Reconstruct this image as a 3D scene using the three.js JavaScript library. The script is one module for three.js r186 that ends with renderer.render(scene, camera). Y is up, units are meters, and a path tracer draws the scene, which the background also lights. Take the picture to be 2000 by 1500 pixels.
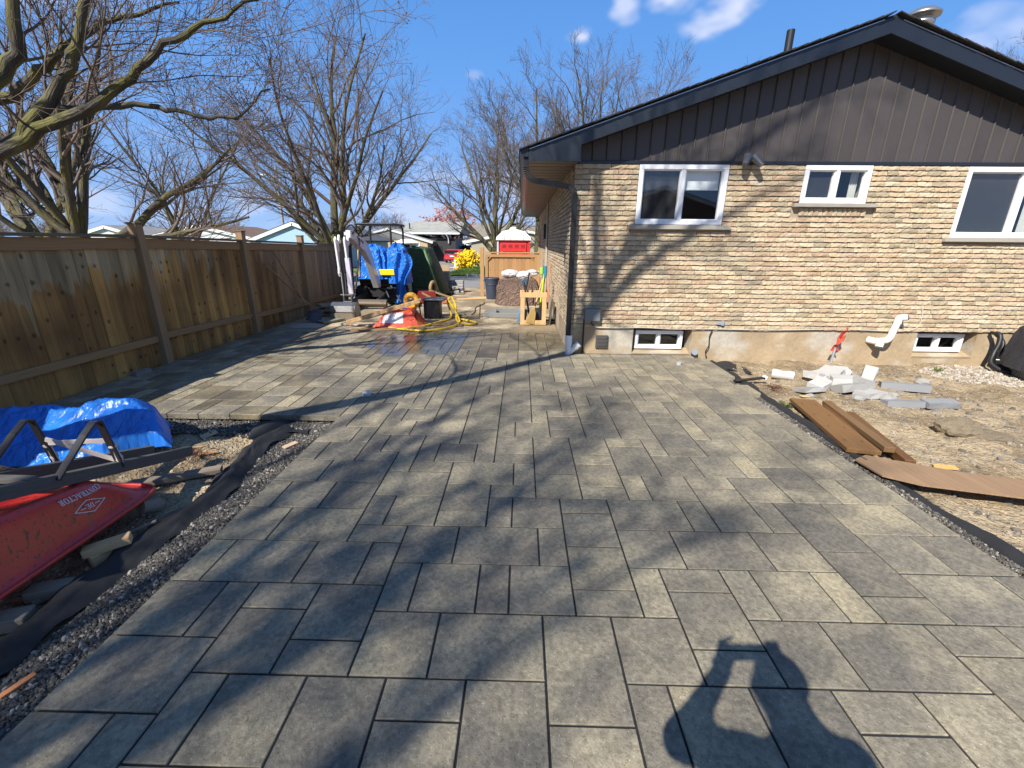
import * as THREE from 'three';
import { mergeGeometries } from 'three/addons/utils/BufferGeometryUtils.js';
import { RoundedBoxGeometry } from 'three/addons/geometries/RoundedBoxGeometry.js';
import { MarchingCubes } from 'three/addons/objects/MarchingCubes.js';

// ---------------------------------------------------------------- camera, sky, sun, exposure
const scene = new THREE.Scene();
const camera = new THREE.PerspectiveCamera(82.33, 4 / 3, 0.02, 900);
camera.position.set(0, 1.65, 0);
camera.rotation.set(-0.31222, 0.01945, 0.0088, 'YXZ');
const renderer = new THREE.WebGLRenderer({ antialias: true });
renderer.setSize(1024, 768);
renderer.toneMapping = THREE.LinearToneMapping;
renderer.toneMappingExposure = 1.62;
renderer.shadowMap.enabled = true;
const SUN = new THREE.Vector3(0.388, -0.687, -0.615).normalize();
const sun = new THREE.DirectionalLight(new THREE.Color(1, 0.955, 0.885), 5);
sun.position.copy(SUN).multiplyScalar(-60); sun.target.position.set(0, 0, -8);
sun.position.add(sun.target.position);
sun.castShadow = true; sun.shadow.mapSize.set(4096, 4096);
Object.assign(sun.shadow.camera, { left: -24, right: 24, top: 24, bottom: -24, near: 1, far: 140 });
scene.add(sun, sun.target);

// ---------------------------------------------------------------- numbers and noise
function rng(a) { return () => { a |= 0; a = a + 0x6D2B79F5 | 0; let t = Math.imul(a ^ a >>> 15, 1 | a); t = t + Math.imul(t ^ t >>> 7, 61 | t) ^ t; return ((t ^ t >>> 14) >>> 0) / 4294967296; }; }
const clamp = (x, a = 0, b = 1) => Math.min(b, Math.max(a, x)), mix = (a, b, t) => a + (b - a) * t;
const sstep = (a, b, x) => { const t = clamp((x - a) / (b - a)); return t * t * (3 - 2 * t); };
function hash(x, y, z) { let h = Math.imul(x, 374761393) ^ Math.imul(y, 668265263) ^ Math.imul(z, 2147483647 ^ 974711); h = Math.imul(h ^ h >>> 13, 1274126177); return ((h ^ h >>> 16) >>> 0) / 4294967296; }
function vn(x, y, px, py, s) {                       // tileable value noise, period px, py
  const xi = Math.floor(x), yi = Math.floor(y), fx = x - xi, fy = y - yi, u = fx * fx * (3 - 2 * fx), v = fy * fy * (3 - 2 * fy);
  const X0 = ((xi % px) + px) % px, X1 = (X0 + 1) % px, Y0 = ((yi % py) + py) % py, Y1 = (Y0 + 1) % py;
  return mix(mix(hash(X0, Y0, s), hash(X1, Y0, s), u), mix(hash(X0, Y1, s), hash(X1, Y1, s), u), v);
}
function fbm(u, v, px, py, s, o = 5) { let a = 0.5, t = 0, n = 0; for (let i = 0; i < o; i++) { t += a * vn(u * px, v * py, px, py, s + i); n += a; a *= 0.5; px *= 2; py *= 2; } return t / n; }
function n3(x, y, z, s = 0) {                        // 3D value noise
  const xi = Math.floor(x), yi = Math.floor(y), zi = Math.floor(z), f = (t) => t * t * (3 - 2 * t), u = f(x - xi), v = f(y - yi), w = f(z - zi);
  const h = (a, b, c) => hash(xi + a, yi + b, (zi + c) * 31 + s);
  return mix(mix(mix(h(0, 0, 0), h(1, 0, 0), u), mix(h(0, 1, 0), h(1, 1, 0), u), v), mix(mix(h(0, 0, 1), h(1, 0, 1), u), mix(h(0, 1, 1), h(1, 1, 1), u), v), w);
}
const f3 = (x, y, z, s = 0, o = 4) => { let a = 0.5, t = 0, n = 0; for (let i = 0; i < o; i++) { t += a * n3(x, y, z, s + i * 7); n += a; a /= 2; x *= 2.03; y *= 2.03; z *= 2.03; } return t / n; };

// ---------------------------------------------------------------- the sky: clear spring blue, paler low down, a few clouds in view, more added out of view
{
  const W = 2048, H = 1024, d = new Float32Array(W * H * 4), R = rng(5);
  const clouds = [];                                  // [azimuth from -z towards +x, elevation, half width, half height, strength, seed], degrees
  const add = (...c) => clouds.push(c);
  add(19, 23.3, 7, 3.0, 1, 3); add(10.4, 22.6, 1.8, 1.5, 0.8, 6); add(6.2, 20.3, 2.5, 1.3, 1, 9); add(44, 13.5, 5.5, 5, 0.75, 14); add(-5.4, 17.2, 1.1, 0.5, 0.25, 19); add(30, 13, 6, 1.5, 0.3, 12);
  add(-8, 7, 10, 2.6, 0.6, 21); add(-16, 3.6, 14, 2.4, 0.6, 25); add(3, 4.5, 9, 2.6, 0.5, 29); add(-36, 3, 12, 2.2, 0.5, 33); add(-28, 9, 7, 1.2, 0.2, 35);
  for (let i = 0; i < 48; i++) add(72 + R() * 256, 5 + R() * 55, 4 + R() * 12, 1.5 + R() * 4.5, 0.4 + R() * 0.5, 40 + i);  // unseen clouds, added round the rest of the sky to whiten its fill
  for (let y = 0; y < H; y++) for (let x = 0; x < W; x++) {
    const el = ((y + 0.5) / H - 0.5) * 180, th = ((x + 0.5) / W - 0.5) * 2 * Math.PI, o = (y * W + x) * 4;
    const az = Math.atan2(Math.cos(th), -Math.sin(th)) * 180 / Math.PI, e = Math.max(el, 0);
    const t = 1 - Math.exp(-e / 9), t2 = sstep(8, 55, e);
    let c = [mix(0.27, 0.074, t), mix(0.39, 0.235, t), mix(0.60, 0.58, t)];
    c = [mix(c[0], 0.038, t2), mix(c[1], 0.106, t2), mix(c[2], 0.28, t2)];
    if (el > 0) {
      let m = 0;
      for (const [ca, ce, w, h, s, sd] of clouds) {
        let da = Math.abs(az - ca); if (da > 180) da = 360 - da;
        const q = Math.hypot(da * Math.cos(el * Math.PI / 180) / w, (el - ce) / h);
        if (q > 1.5) continue;
        const n = f3(az * 0.16, el * 0.30, sd, sd, 5);
        m = Math.max(m, s * sstep(0.02, 0.42, (1.25 - q) * 0.55 + (n - 0.62) * 1.5));
      }
      m *= 0.85;
      c = [mix(c[0], 0.52, m), mix(c[1], 0.55, m), mix(c[2], 0.66, m)];
    } else { const k = sstep(0, -12, el); c = [mix(c[0], 0.12, k), mix(c[1], 0.11, k), mix(c[2], 0.09, k)]; }
    d[o] = c[0]; d[o + 1] = c[1]; d[o + 2] = c[2]; d[o + 3] = 1;
  }
  const t = new THREE.DataTexture(d, W, H, THREE.RGBAFormat, THREE.FloatType);
  t.mapping = THREE.EquirectangularReflectionMapping; t.magFilter = t.minFilter = THREE.LinearFilter; t.needsUpdate = true;
  scene.background = t; scene.environment = t;
}

// ---------------------------------------------------------------- textures and materials
function tex(w, h, fn, srgb = true) {                 // fn(u, v) -> [r, g, b] linear 0..1 for colour, or a number for relief
  const a = new Uint8Array(w * h * 4), enc = (x) => { x = clamp(x); return 255 * (x < 0.0031308 ? 12.92 * x : 1.055 * Math.pow(x, 1 / 2.4) - 0.055); };
  for (let y = 0; y < h; y++) for (let x = 0; x < w; x++) {
    const c = fn((x + 0.5) / w, (y + 0.5) / h), o = (y * w + x) * 4;
    if (typeof c === 'number') a[o] = a[o + 1] = a[o + 2] = 255 * clamp(c); else { a[o] = enc(c[0]); a[o + 1] = enc(c[1]); a[o + 2] = enc(c[2]); }
    a[o + 3] = 255;
  }
  const t = new THREE.DataTexture(a, w, h); t.wrapS = t.wrapT = THREE.RepeatWrapping; t.magFilter = THREE.LinearFilter; t.minFilter = THREE.LinearMipmapLinearFilter; t.generateMipmaps = true;
  if (srgb) t.colorSpace = THREE.SRGBColorSpace;
  t.needsUpdate = true; return t;
}
const grey = (w, h, fn) => tex(w, h, fn, false);
const rep = (t, x, y = x) => { const c = t.clone(); c.repeat.set(1 / x, 1 / y); c.needsUpdate = true; return c; };   // uv in metres: one tile every x by y metres
const M = (r, g, b, rough = 0.8, more = {}) => new THREE.MeshStandardMaterial({ color: new THREE.Color(r, g, b), roughness: rough, ...more });
const MP = (r, g, b, rough, more = {}) => new THREE.MeshPhysicalMaterial({ color: new THREE.Color(r, g, b), roughness: rough, ...more });
const ramp = (t, a, b) => [mix(a[0], b[0], t), mix(a[1], b[1], t), mix(a[2], b[2], t)];

const speck = grey(512, 512, (u, v) => 0.55 * fbm(u, v, 24, 24, 3, 3) + 0.45 * hash(Math.floor(u * 512), Math.floor(v * 512), 5));
const lumps = grey(512, 512, (u, v) => fbm(u, v, 6, 6, 11, 6));
const soilMap = tex(1024, 1024, (u, v) => {
  const a = fbm(u, v, 5, 5, 31, 6), b = fbm(u, v, 40, 40, 37, 3), g = fbm(u, v, 90, 90, 41, 2), k = sstep(0.35, 0.68, a) * 0.7 + (b - 0.5) * 0.9;
  let c = ramp(clamp(k + 0.25), [0.19, 0.143, 0.088], [0.385, 0.32, 0.225]); const q = 0.72 + 0.56 * g;
  if (hash(Math.floor(u * 330), Math.floor(v * 330), 8) > 0.985) c = ramp(0.6, c, [0.5, 0.46, 0.4]);
  return [c[0] * q, c[1] * q, c[2] * q];
});
const soilBump = grey(1024, 1024, (u, v) => 0.55 * fbm(u, v, 12, 12, 51, 5) + 0.45 * fbm(u, v, 60, 60, 57, 3));
const woodMap = tex(512, 512, (u, v) => {              // grain along v
  const w = u + 0.02 * (fbm(u, v, 3, 3, 61, 3) - 0.5), g = fbm(w, v, 60, 2, 63, 3), f = fbm(w, v, 180, 6, 67, 2), s = 0.72 + 0.56 * (0.6 * g + 0.4 * f);
  const kx = ((u * 4) % 1) - 0.5 + 0.3 * hash(Math.floor(u * 4), 0, 9) - 0.15, ky = ((v * 3) % 1) - 0.5; const kn = Math.hypot(kx * 4, ky * 4.5) < 0.28 ? 0.45 : 1;
  return [0.8 * s * kn, 0.78 * s * kn, 0.74 * s * kn];
});
const woodBump = grey(512, 512, (u, v) => 0.6 * fbm(u, v, 60, 2, 63, 3) + 0.4 * fbm(u, v, 180, 6, 67, 2));
const wood = (r, g, b, rough = 0.8, sc = 0.5) => M(r / 0.72, g / 0.7, b / 0.67, rough, { map: rep(woodMap, sc, sc * 2), bumpMap: rep(woodBump, sc, sc * 2), bumpScale: 0.002 });
const plain = M(0.5, 0.5, 0.5);
const MAT = {
  steel: M(0.32, 0.31, 0.3, 0.35, { metalness: 0.9, bumpMap: rep(lumps, 0.3), bumpScale: 0.001 }), darkSteel: M(0.03, 0.03, 0.032, 0.45, { metalness: 0.3 }), black: M(0.012, 0.012, 0.013, 0.5), rubber: M(0.018, 0.018, 0.018, 0.9, { bumpMap: rep(speck, 0.1), bumpScale: 0.002 }),
  whitePaint: MP(0.78, 0.78, 0.77, 0.3, { clearcoat: 0.4 }), vinyl: M(0.8, 0.81, 0.82, 0.4), pvc: MP(0.78, 0.78, 0.76, 0.35), pine: wood(0.52, 0.33, 0.16), cedar: wood(0.36, 0.2, 0.085), oldWood: wood(0.2, 0.16, 0.12, 0.9), wetWood: wood(0.12, 0.055, 0.02, 0.5),
  brownWood: wood(0.25, 0.15, 0.075, 0.7), concrete: M(0.36, 0.34, 0.3, 0.95, { bumpMap: rep(speck, 0.4), bumpScale: 0.002 }), dark: M(0.01, 0.01, 0.01, 0.9),
  glassDark: MP(0.012, 0.014, 0.016, 0.04, {}),
};

// ---------------------------------------------------------------- building helpers
const used = {};
function numbered(n) { const k = used[n] = (used[n] ?? -1) + 1; return k ? n + '_' + String(k).padStart(3, '0') : n; }
function tag(o, label, category, group) { o.userData.label = label; o.userData.category = category; if (group) o.userData.group = group; return o; }
function thing(name, label, category, [x, y, z] = [0, 0, 0], turn = 0, group) {
  const o = new THREE.Group(); o.name = numbered(name); o.position.set(x, y, z); o.rotation.y = turn; scene.add(o); return tag(o, label, category, group);
}
function obj(name, geo, mat, parent = scene) {
  const m = new THREE.Mesh(Array.isArray(geo) ? G(geo) : geo, mat); m.name = parent === scene ? numbered(name) : name; m.castShadow = m.receiveShadow = true; parent.add(m); return m;
}
function one(name, geo, mat, label, category, pos, turn = 0, group) { const m = obj(name, geo, mat); if (pos) m.position.set(...pos); m.rotation.y = turn; return tag(m, label, category, group); }
function struct(name, geo, mat) { const m = obj(name, geo, mat); m.userData.kind = 'structure'; return m; }
function stuff(o) { o.userData.kind = 'stuff'; return o; }
function G(list) { return mergeGeometries(list.map((g) => { const q = g.index ? g.toNonIndexed() : g.clone(); for (const k of Object.keys(q.attributes)) if (!['position', 'normal', 'uv'].includes(k)) q.deleteAttribute(k); return q; })); }
function boxUV(g, turn = false) {                      // uv in metres along the two axes a face lies in
  if (g.index) g = g.toNonIndexed();
  const p = g.attributes.position, n = g.attributes.normal, a = new Float32Array(p.count * 2);
  for (let i = 0; i < p.count; i++) {
    const x = Math.abs(n.getX(i)), y = Math.abs(n.getY(i)), z = Math.abs(n.getZ(i)); let u, v;
    if (y >= x && y >= z) { u = p.getX(i); v = p.getZ(i); } else if (x >= z) { u = p.getZ(i); v = p.getY(i); } else { u = p.getX(i); v = p.getY(i); }
    a[i * 2] = turn ? v : u; a[i * 2 + 1] = turn ? u : v;
  }
  g.setAttribute('uv', new THREE.BufferAttribute(a, 2)); return g;
}
const at = (g, x = 0, y = 0, z = 0, rx = 0, ry = 0, rz = 0) => { if (rx || ry || rz) g.applyMatrix4(new THREE.Matrix4().makeRotationFromEuler(new THREE.Euler(rx, ry, rz))); return g.translate(x, y, z); };
const bx = (w, h, d, x = 0, y = 0, z = 0, turn = false) => boxUV(new THREE.BoxGeometry(w, h, d), turn).translate(x, y, z);
const rb = (w, h, d, x = 0, y = 0, z = 0, r = 0.006, turn = false) => boxUV(new RoundedBoxGeometry(w, h, d, 1, Math.min(r, w / 2.1, h / 2.1, d / 2.1)), turn).translate(x, y, z);
const cyl = (r0, r1, h, n = 16, open = false) => new THREE.CylinderGeometry(r0, r1, h, n, 1, open);
const V = (x, y, z) => new THREE.Vector3(x, y, z);
function between(a, b, g) {                            // a geometry along y, of unit length and centred, set from a to b
  const A = V(...a), B = V(...b), d = B.clone().sub(A), q = new THREE.Quaternion().setFromUnitVectors(V(0, 1, 0), d.clone().normalize());
  return g.applyMatrix4(new THREE.Matrix4().compose(A.add(B).multiplyScalar(0.5), q, V(1, d.length(), 1)));
}
const rod = (a, b, r, n = 8, r2 = r) => between(a, b, cyl(r2, r, 1, n));
function bar(a, b, w, t, up = [0, 1, 0]) {             // a beam of w (sideways) by t (along up) from a to b, uv along its length in v
  const A = V(...a), B = V(...b), y = B.clone().sub(A), L = y.length(); y.normalize(); const x = y.clone().cross(V(...up)).normalize(), z = x.clone().cross(y);
  const g = rb(w, L, t, 0, 0, 0, Math.min(w, t) * 0.12);
  return g.applyMatrix4(new THREE.Matrix4().makeBasis(x, y, z).setPosition(A.add(B).multiplyScalar(0.5)));
}
const pipe = (pts, r, n = 8, seg = 0, closed = false) => new THREE.TubeGeometry(new THREE.CatmullRomCurve3(pts.map((p) => V(...p)), closed, 'centripetal'), seg || pts.length * 6, r, n, closed);
const lathe = (pts, n = 24) => new THREE.LatheGeometry(pts.map(([x, y]) => new THREE.Vector2(x, y)), n);
function poly(pts, depth, bevel = 0) {                 // outline in x, y; thickness along z from 0 to depth
  const s = new THREE.Shape(pts.map(([x, y]) => new THREE.Vector2(x, y)));
  return boxUV(new THREE.ExtrudeGeometry(s, { depth, bevelEnabled: bevel > 0, bevelSize: bevel, bevelThickness: bevel, bevelSegments: 1, curveSegments: 8 }));
}
function grid(nu, nv, fn, closeU = false) {            // a sheet: fn(u, v) -> [x, y, z], uv as given by 4th and 5th entries or u, v
  const p = [], uv = [], ix = [];
  for (let j = 0; j <= nv; j++) for (let i = 0; i <= nu; i++) { const q = fn(i / nu, j / nv); p.push(q[0], q[1], q[2]); uv.push(q[3] ?? i / nu, q[4] ?? j / nv); }
  const w = nu + 1; for (let j = 0; j < nv; j++) for (let i = 0; i < nu; i++) { const a = j * w + i; ix.push(a, a + 1, a + w, a + 1, a + w + 1, a + w); }
  const g = new THREE.BufferGeometry(); g.setAttribute('position', new THREE.Float32BufferAttribute(p, 3)); g.setAttribute('uv', new THREE.Float32BufferAttribute(uv, 2)); g.setIndex(ix); g.computeVertexNormals();
  if (closeU) { const n = g.attributes.normal; for (let j = 0; j <= nv; j++) { const a = j * w, b = a + nu, v = V(n.getX(a) + n.getX(b), n.getY(a) + n.getY(b), n.getZ(a) + n.getZ(b)).normalize(); n.setXYZ(a, v.x, v.y, v.z); n.setXYZ(b, v.x, v.y, v.z); } }
  return g;
}
function rock(r, sx, sy, sz, seed, det = 2, amp = 0.45) {
  const g = new THREE.IcosahedronGeometry(1, det), p = g.attributes.position;
  for (let i = 0; i < p.count; i++) { const x = p.getX(i), y = p.getY(i), z = p.getZ(i), k = r * (1 - amp / 2 + amp * f3(x * 1.7 + seed, y * 1.7, z * 1.7, seed, 3)); p.setXYZ(i, x * k * sx, y * k * sy, z * k * sz); }
  g.computeVertexNormals(); return boxUV(g);
}
function chunk(w, h, d, seed, amp = 0.12, seg = [4, 2, 2]) {            // a broken block: a box whose corners and edges are knocked about
  const g = new THREE.BoxGeometry(w, h, d, ...seg), p = g.attributes.position;
  for (let i = 0; i < p.count; i++) { const x = p.getX(i), y = p.getY(i), z = p.getZ(i), k = (a, s) => (n3(x / w * 3 + seed, y / h * 2 + 5, z / d * 3, s) - 0.5) * a; p.setXYZ(i, x + k(w * amp, seed), y + k(h * amp * 2.4, seed + 3), z + k(d * amp * 2, seed + 6)); }
  const q = g.toNonIndexed(); q.computeVertexNormals(); return boxUV(q);
}

// ---------------------------------------------------------------- the ground: one sheet, finer where it is near
const HX = 0.72, HZ = -6.75, HR = 8.15, HB = -20;      // house: left wall, near wall, right wall, far wall
const slope = (z) => -0.0118 * clamp(-z - 14, 0, 60);
function gy(x, z) {
  let y = -0.085;
  if (z < -8.2 && x < HX) y = mix(-0.085, -0.03, sstep(-8.2, -8.6, z));
  const n = (f3(x * 1.3, 3, z * 1.3, 5, 4) - 0.5) * 0.12 + (f3(x * 6, 3, z * 6, 6, 3) - 0.5) * 0.06;
  let k = 0;
  if (x > 2.9 && z > -6.9) k = sstep(2.85, 3.4, x); else if (x < -2.3 && z > -3.95) k = sstep(-2.2, -2.5, x) * sstep(-3.95, -3.7, z);
  if (x > 2.6 && z > -6.9) y -= 0.02 + 0.03 * sstep(4, 7, x);
  if (Math.abs(x + 0.1) < 1.6 || (x < 2.6 && z > -6.8)) y -= 0.045 * (z > -8.2 ? 1 : 0);
  y += n * k;
  if (x < -1.6 && x > -4.9 && z > -4.2 && z < 0) y += 0.034 * Math.max(sstep(-2.25, -1.9, x), sstep(-3.6, -3.95, z) * sstep(-4.8, -4.4, x));
  if (x > 2.5 && x < 2.95 && z > -6.6) y += 0.03 * sstep(2.9, 2.78, x);
  return y + slope(z);
}
{
  const line = (a, b, s) => { const r = []; for (let x = a; x < b - 1e-6; x += s) r.push(x); return r; };
  const xs = [...line(-300, -30, 30), ...line(-30, -5, 2.5), ...line(-5, -1.8, 0.04), ...line(-1.8, 2.6, 0.4), ...line(2.6, 8, 0.045), ...line(8, 30, 2), ...line(30, 301, 30)];
  const zs = [...line(-400, -60, 40), ...line(-60, -8, 1), ...line(-8, 0.4, 0.045), ...line(0.4, 12, 1.2), ...line(12, 120, 20)];
  const p = [], uv = [], ix = [], w = xs.length;
  for (const z of zs) for (const x of xs) { p.push(x, gy(x, z), z); uv.push(x, z); }
  for (let j = 0; j < zs.length - 1; j++) for (let i = 0; i < w - 1; i++) { const a = j * w + i; ix.push(a, a + w, a + 1, a + 1, a + w, a + w + 1); }
  const g = new THREE.BufferGeometry(); g.setAttribute('position', new THREE.Float32BufferAttribute(p, 3)); g.setAttribute('uv', new THREE.Float32BufferAttribute(uv, 2)); g.setIndex(ix); g.computeVertexNormals();
  struct('ground', g, M(0.98, 0.91, 0.79, 0.97, { map: rep(soilMap, 2.2), bumpMap: rep(soilBump, 1.1), bumpScale: 0.05 }));
}

// ---------------------------------------------------------------- the patio: slabs laid in a random three-size pattern on dark jointing sand
const UX = 0.1583, UZ = 0.1637, PX = -1.78, PZ = -1.13;
{
  const patio = struct('patio', G([bx(4.38, 0.09, 7.9, 0.435, -0.052, -2.8), bx(2.28, 0.09, 1.55, -0.645, -0.052, -7.525), bx(3.15, 0.09, 4.22, -3.34, -0.052, -6.16)]), M(0.028, 0.028, 0.03, 0.95, { bumpMap: rep(speck, 0.12), bumpScale: 0.004 }));
  // slabs read off the near part of the floor: column, row, width, depth in units of half a slab
  const laid = `0 0 3 2,0 2 2 2,2 2 1 2,3 3 2 1,3 1 2 2,0 -2 2 2,2 -2 1 2,3 -1 1 2,4 -1 2 2,3 -3 3 2,6 -2 2 3,8 0 2 1,8 -2 2 2,10 -2 2 3,12 0 2 3,12 -2 2 2,14 1 2 2,14 -2 1 3,15 -2 2 3,17 -2 2 3,19 0 2 1,19 -2 2 2,21 -2 2 3,
16 4 2 1,16 2 2 2,16 1 2 1,18 1 2 2,20 1 3 2,23 2 2 1,23 0 2 2,25 1 3 2,5 2 2 2,5 1 2 1,7 3 1 2,8 3 2 2,10 3 1 2,11 3 2 2,13 4 2 2,13 3 2 1,15 3 1 2,18 3 1 2,19 3 2 2,21 3 1 2,22 4 2 2,22 3 2 1,24 3 3 2,27 3 1 2,7 1 2 2,9 1 3 2,
0 4 1 2,1 4 3 2,4 4 2 2,6 4 1 2,7 5 2 2,9 5 3 2,12 5 1 2,13 6 2 2,13 8 2 1,15 7 3 2,18 7 1 2,19 8 2 2,19 7 2 1,15 5 2 2,17 5 3 2,20 5 2 2,22 6 2 3,24 7 3 2,27 7 1 2,24 5 2 2,26 5 2 2,0 6 2 2,2 6 3 2,5 6 2 1,5 7 1 2,6 7 2 2,8 7 2 1,8 8 2 2,10 9 2 1,10 7 1 2,11 7 2 2,
0 8 1 2,1 8 2 2,3 8 2 2,5 9 3 2,8 10 3 2,11 10 1 2,12 9 2 2,14 9 2 1,14 10 2 2,14 12 2 1,16 9 1 2,17 9 2 2,19 10 2 1,21 9 2 2,21 7 1 2,23 10 2 2,23 9 2 1,25 9 1 2,26 9 2 2,0 10 2 2,2 10 3 2,5 11 1 2,6 11 2 1,6 12 1 2,7 12 2 2,9 12 1 2,10 12 2 1,10 13 2 2,12 11 2 3,12 14 2 1,14 13 2 2,16 11 2 3,16 14 2 1,18 13 1 2,19 13 2 1,19 14 2 3,18 11 2 2,20 11 2 2,22 11 1 2,21 13 2 2,21 15 1 2,23 12 2 3,25 13 1 2,26 13 2 2,25 11 2 2,27 11 1 2,
0 12 1 2,1 12 2 2,3 12 2 1,3 13 1 2,4 13 2 2,0 14 2 2,2 14 1 2,3 15 2 2,5 15 3 2,6 14 2 1,8 14 2 2,8 16 2 2,10 15 1 2,11 15 2 2,13 15 2 1,13 16 2 2,15 15 2 2,17 15 2 2,22 15 2 1,22 16 2 2,25 15 2 2,27 15 1 2`.replace(/\n/g, '').split(',').map((s) => s.split(' ').map(Number));
  const X0 = -20, X1 = 28, Z0 = -9, Z1 = 44, taken = new Set(), key = (i, j) => i * 1000 + j, list = [], R = rng(77);
  const inside = (i, j) => {                           // centre of a cell in metres
    const x = PX + (i + 0.5) * UX, z = PZ - (j + 0.5) * UZ;
    return (x > PX && z > -6.72) || (x > PX && x < HX - 0.03 && z > -8.3) || (x > -4.93 && x < PX && z < -3.98 && z > -8.3);
  };
  const put = (i, j, w, d) => { for (let a = 0; a < w; a++) for (let b = 0; b < d; b++) taken.add(key(i + a, j + b)); list.push([i, j, w, d]); };
  for (const q of laid) if (q.every((n) => !isNaN(n))) put(...q);
  const kinds = [[3, 2], [2, 3], [2, 2], [2, 2], [2, 1], [1, 2], [2, 2], [1, 2], [2, 1]];
  for (let j = Z0; j < Z1; j++) for (let i = X0; i < X1; i++) {
    if (taken.has(key(i, j)) || !inside(i, j)) continue;
    const ok = (w, d) => { for (let a = 0; a < w; a++) for (let b = 0; b < d; b++) if (taken.has(key(i + a, j + b)) || !inside(i + a, j + b)) return false; return true; };
    let c = kinds[Math.floor(R() * kinds.length)];
    for (let k = 0; k < 12 && !ok(...c); k++) c = kinds[Math.floor(R() * kinds.length)];
    if (!ok(...c)) c = ok(1, 2) ? [1, 2] : ok(2, 1) ? [2, 1] : [1, 1];
    put(i, j, ...c);
  }
  const slabMap = tex(1024, 1024, (u, v) => {          // blended grey and tan concrete, mixed in soft swirls by the mould, with fine aggregate
    const s = 0.55 * fbm(u + 0.05 * fbm(u, v, 3, 3, 5, 2), v, 7, 5, 71, 4) + 0.45 * fbm(u, v, 4, 9, 75, 3), k = sstep(0.36, 0.64, s), f = fbm(u, v, 128, 128, 77, 2), h = hash(Math.floor(u * 700), Math.floor(v * 700), 3);
    let c = ramp(k, [0.168, 0.15, 0.118], [0.295, 0.256, 0.178]); const q = (0.66 + 0.68 * f) * (h > 0.985 ? 1.7 : h < 0.03 ? 0.55 : 1);
    return [c[0] * q, c[1] * q, c[2] * q];
  });
  const slabBump = grey(1024, 1024, (u, v) => 0.5 * fbm(u, v, 128, 128, 77, 2) + 0.3 * fbm(u, v, 24, 24, 79, 3) + 0.2 * hash(Math.floor(u * 700), Math.floor(v * 700), 3));
  const map = rep(slabMap, 2.0), bump = rep(slabBump, 1.0);
  const tints = [[1, 1, 1], [0.93, 0.93, 0.93], [1.07, 1.06, 1.03], [0.86, 0.86, 0.875], [1.04, 1.03, 1.0], [1.1, 1.08, 1.02]].map((c) => MP(c[0], c[1], c[2], 0.72, { map, bumpMap: bump, bumpScale: 0.0035, specularIntensity: 0.6 }));
  const wet = [0.42, 0.5].map((k) => MP(k, k, k * 0.98, 0.16, { map, specularIntensity: 1 })), damp = [0.72, 0.64].map((k) => MP(k, k * 0.95, k * 0.84, 0.5, { map, bumpMap: bump, bumpScale: 0.002 }));
  const cache = {};
  function slab(w, d, v) {                             // chamfered slab, top at 0, centred; the print starts elsewhere on each variant
    const k = `${w} ${d} ${v}`; if (cache[k]) return cache[k];
    const W = w / 2, D = d / 2, c = 0.003, q = rng(v * 991 + Math.round(w * 1000) * 7 + Math.round(d * 1000)), ou = q() * 2, ov = q() * 2, sw = v % 2;
    const ring = (x, y, z) => [[-x, y, -z], [x, y, -z], [x, y, z], [-x, y, z]], A = ring(W, -0.055, D), B = ring(W, -c, D), C = ring(W - c, 0, D - c), p = [];
    const quad = (a, b, e, f) => p.push(...a, ...b, ...e, ...a, ...e, ...f);
    for (let i = 0; i < 4; i++) { const j = (i + 1) % 4; quad(A[j], A[i], B[i], B[j]); quad(B[j], B[i], C[i], C[j]); }
    quad(C[3], C[2], C[1], C[0]);
    const g = new THREE.BufferGeometry(); g.setAttribute('position', new THREE.Float32BufferAttribute(p, 3)); g.computeVertexNormals(); boxUV(g);
    const u = g.attributes.uv; for (let i = 0; i < u.count; i++) { const a = u.getX(i), b = u.getY(i); u.setXY(i, (sw ? b : a) + ou, (sw ? a : b) + ov); }
    return cache[k] = g;
  }
  const rest = [], near = [];
  for (const [i, j, w, d] of list) {
    const gap = 0.0095, x = PX + (i + w / 2) * UX, z = PZ - (j + d / 2) * UZ; let W = w * UX - gap, D = d * UZ - gap, zz = z;
    if (x < PX && zz + D / 2 > -4.0) { const c = zz + D / 2 + 4.0; D -= c; zz -= c / 2; }
    const y = (R() - 0.5) * 0.003, v = Math.floor(R() * 6), t = R();
    const pw = Math.hypot((x + 1.75) / 0.95, (z + 7.35) / 0.85) + (R() - 0.5) * 0.3, pd = Math.hypot((x + 0.9) / 2.4, (z + 7.7) / 1.0) + (R() - 0.5) * 0.3;
    const m = pw < 0.95 ? wet[Math.floor(t * 2)] : pd < 1 ? damp[Math.floor(t * 2)] : x < PX && t < 0.35 ? damp[0] : tints[Math.floor(t * tints.length)];
    near.push({ x, y, z: zz, W, D, v, m, far: Math.hypot(x, z) - (w * d) * 0.12 + (z > -1 ? 20 : 0) });
  }
  near.sort((a, b) => a.far - b.far);
  near.forEach((s, n) => {
    const g = slab(s.W, s.D, s.v);
    if (n < 298) { const o = obj('paver', g, s.m, patio); o.position.set(s.x, s.y, s.z); o.rotation.set((hash(n, 1, 2) - 0.5) * 0.006, 0, (hash(n, 2, 2) - 0.5) * 0.006); } else rest.push(s);
  });
  for (const m of new Set(rest.map((s) => s.m))) stuff(obj('far_pavers', rest.filter((s) => s.m === m).map((s) => slab(s.W, s.D, s.v).clone().translate(s.x, s.y, s.z)), m, patio));
}

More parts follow.
